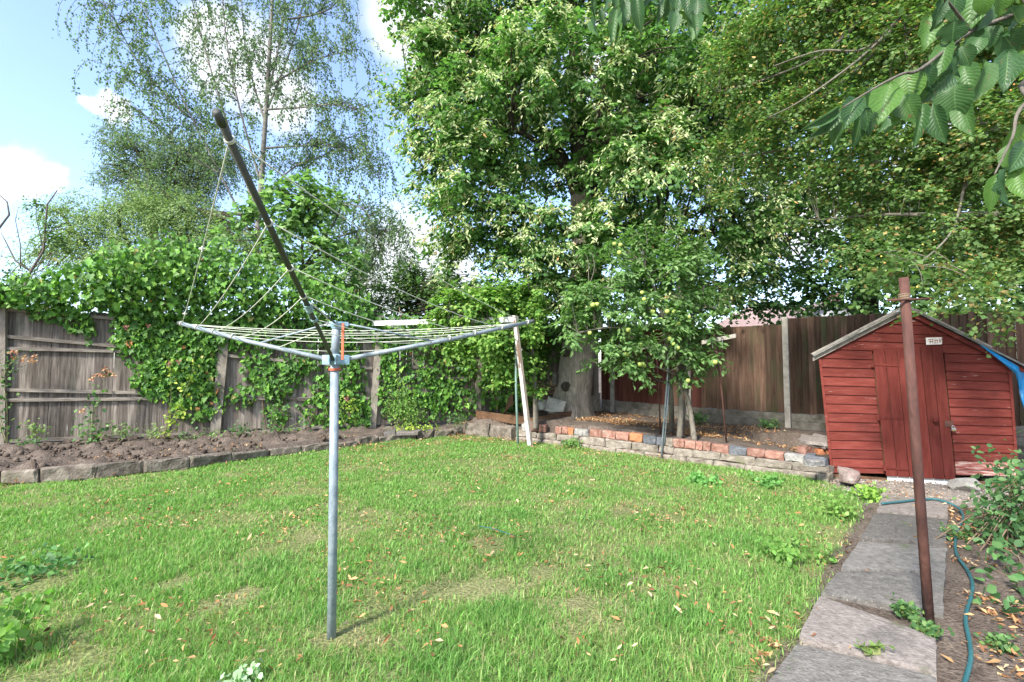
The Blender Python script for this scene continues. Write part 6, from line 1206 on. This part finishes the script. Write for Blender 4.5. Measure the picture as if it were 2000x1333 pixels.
    for a, b in zip(x, y): h = r.uniform(.08, .2); q = np.array((a, b, 0.)); e = q + np.array((r.normal(0, .06), r.normal(0, .06), h)); m.tube([q, (q + e) / 2 + r.normal(0, .006, 3), e], [.0009, .0008, .0012], 3, False)
    o = m.build('dry_stalks', M['dry_stalk'], None); tag(o, 'scattered dry grass stalks standing in the lawn', 'stalk', kind='stuff')
lawn()
def litter():
    r = np.random.default_rng(72); pts = []
    def area(poly, n, z=None):
        q = np.array([G(x, y, .25 if z else 0)[:2] for x, y in poly]); lo = q.min(0); hi = q.max(0); x = r.uniform(lo[0], hi[0], n * 4); y = r.uniform(lo[1], hi[1], n * 4); ok = inpoly(x, y, q) & (fbm(x, y, 2.5, 44) + r.normal(0, .05, n * 4) > (.49 if poly[0] == (0, 960) else .43)); x, y = x[ok][:n], y[ok][:n]; pts.append(np.stack([x, y, gz(x, y) + (fbm(x, y, 3, 3) - .5) * .05 + r.uniform(.006, .03, len(x))], 1))
    area([(1130, 832), (1180, 805), (1300, 815), (1560, 845), (1560, 880), (1400, 862), (1250, 848)], 3400, 1); area([(1120, 830), (1240, 845), (1420, 866), (1400, 850), (1200, 822)], 2600, 1)
    area([(860, 838), (900, 818), (1010, 815), (1060, 822), (1040, 835), (930, 838)], 1300, 1); area([(620, 845), (740, 835), (900, 832), (880, 842), (700, 856)], 520, 1); area([(0, 895), (400, 860), (620, 850), (600, 862), (380, 885), (0, 915)], 330, 1)
    area([(890, 858), (940, 852), (1060, 868), (1300, 892), (1300, 905), (1060, 884), (930, 872)], 420); area([(1850, 985), (1930, 1000), (2010, 1000), (2010, 1340), (1840, 1340), (1856, 1150)], 2400); area([(1570, 1060), (1690, 980), (1675, 1060), (1610, 1140), (1550, 1250), (1490, 1333), (1450, 1333), (1520, 1200)], 430); area([(1630, 935), (1730, 945), (1860, 965), (1860, 985), (1700, 980)], 130); area([(0, 960), (900, 880), (1600, 960), (1500, 1300), (0, 1333)], 2600); area([(1480, 1240), (1540, 1200), (1500, 1340), (1440, 1340)], 40); area([(1560, 1240), (1720, 975), (1850, 980), (1830, 1330), (1540, 1330)], 55)
    pos = np.concatenate(pts); n = len(pos); d = r.normal(0, 1, (n, 3)); d[:, 2] *= .35; nr = r.normal(0, .5, (n, 3)); nr[:, 2] += 1
    slab_on = inpoly(pos[:, 0], pos[:, 1], [tuple(G(x, y)[:2]) for x, y in [(1440, 1400), (1722, 968), (1853, 975), (1832, 1400)]]); pos[slab_on, 2] = .05
    lawnm = inpoly(pos[:, 0], pos[:, 1], LAWN); pos[lawnm, 2] += r.uniform(.0, .04, int(lawnm.sum()))
    c = pal(r, n, [((.36, .18, .08), 3), ((.44, .27, .13), 3), ((.50, .39, .24), 1.8), ((.22, .11, .06), 2)], k=1.0); o = leaf_obj('fallen_leaves', [leaf_arrays(pos, d, nr, np.clip(np.exp(r.normal(-3.35, .36, n)), .016, .065), CURL, c)], M['litter'], None); tag(o, 'curled orange brown leaves strewn over the beds, soil and lawn', 'fallen leaves', kind='stuff')
    # gravel by the shed
    n = 2600; x = r.uniform(3.6, 6.0, n); y = r.uniform(5.0, 6.3, n); poly = [tuple(G(*p)[:2]) for p in [(1600, 952), (1640, 915), (2000, 935), (2000, 990), (1850, 985), (1720, 978), (1660, 972)]]; ok = inpoly(x, y, poly); x, y = x[ok], y[ok]; n = len(x); pos = np.stack([x, y, np.full(n, .0) + r.uniform(-.004, .01, n)], 1)
    V, F = oct_sphere(); o = leaf_obj('gravel', [leaf_arrays(pos, r.normal(0, 1, (n, 3)), r.normal(0, 1, (n, 3)), r.uniform(.005, .016, n), (V * np.array((1, .8, .7)), F), pal(r, n, [((.34, .30, .26), 2), ((.24, .2, .18), 2), ((.46, .43, .39), 1), ((.35, .24, .18), 1)], k=.85))], M['litter'], None); tag(o, 'loose grey gravel in front of the shed', 'gravel', kind='stuff')
    # clods on the left bed
    n = 900; x = r.uniform(-8, -3, n); y = r.uniform(5.5, 9, n); ok = inpoly(x, y, BEDPOLY) & (((np.stack([x, y], 1) - FA[:2]) @ FN[:2]) > .1); x, y = x[ok], y[ok]; n = len(x); pos = np.stack([x, y, gz(x, y) + r.uniform(.0, .02, n)], 1); sz = np.exp(r.normal(-3.9, .5, n))
    V, F = oct_sphere(); o = leaf_obj('soil_clods', [leaf_arrays(pos, r.normal(0, 1, (n, 3)), r.normal(0, 1, (n, 3)), np.minimum(sz, .055), (V * np.array((1, .8, .8)), F), pal(r, n, [((.10, .075, .06), 2), ((.16, .125, .10), 2), ((.045, .036, .032), .7)], k=.9))], M['litter'], None); tag(o, 'dry clods of dug earth on the left flower bed', 'soil', kind='stuff')
CURL = T([(0, 0, 0), (.15, .28, .16), (.12, .68, .10), (0, 1, .14), (-.15, .62, .20), (-.12, .3, .06)], [(0, 1, 2, 3), (0, 3, 4, 5)])
litter()
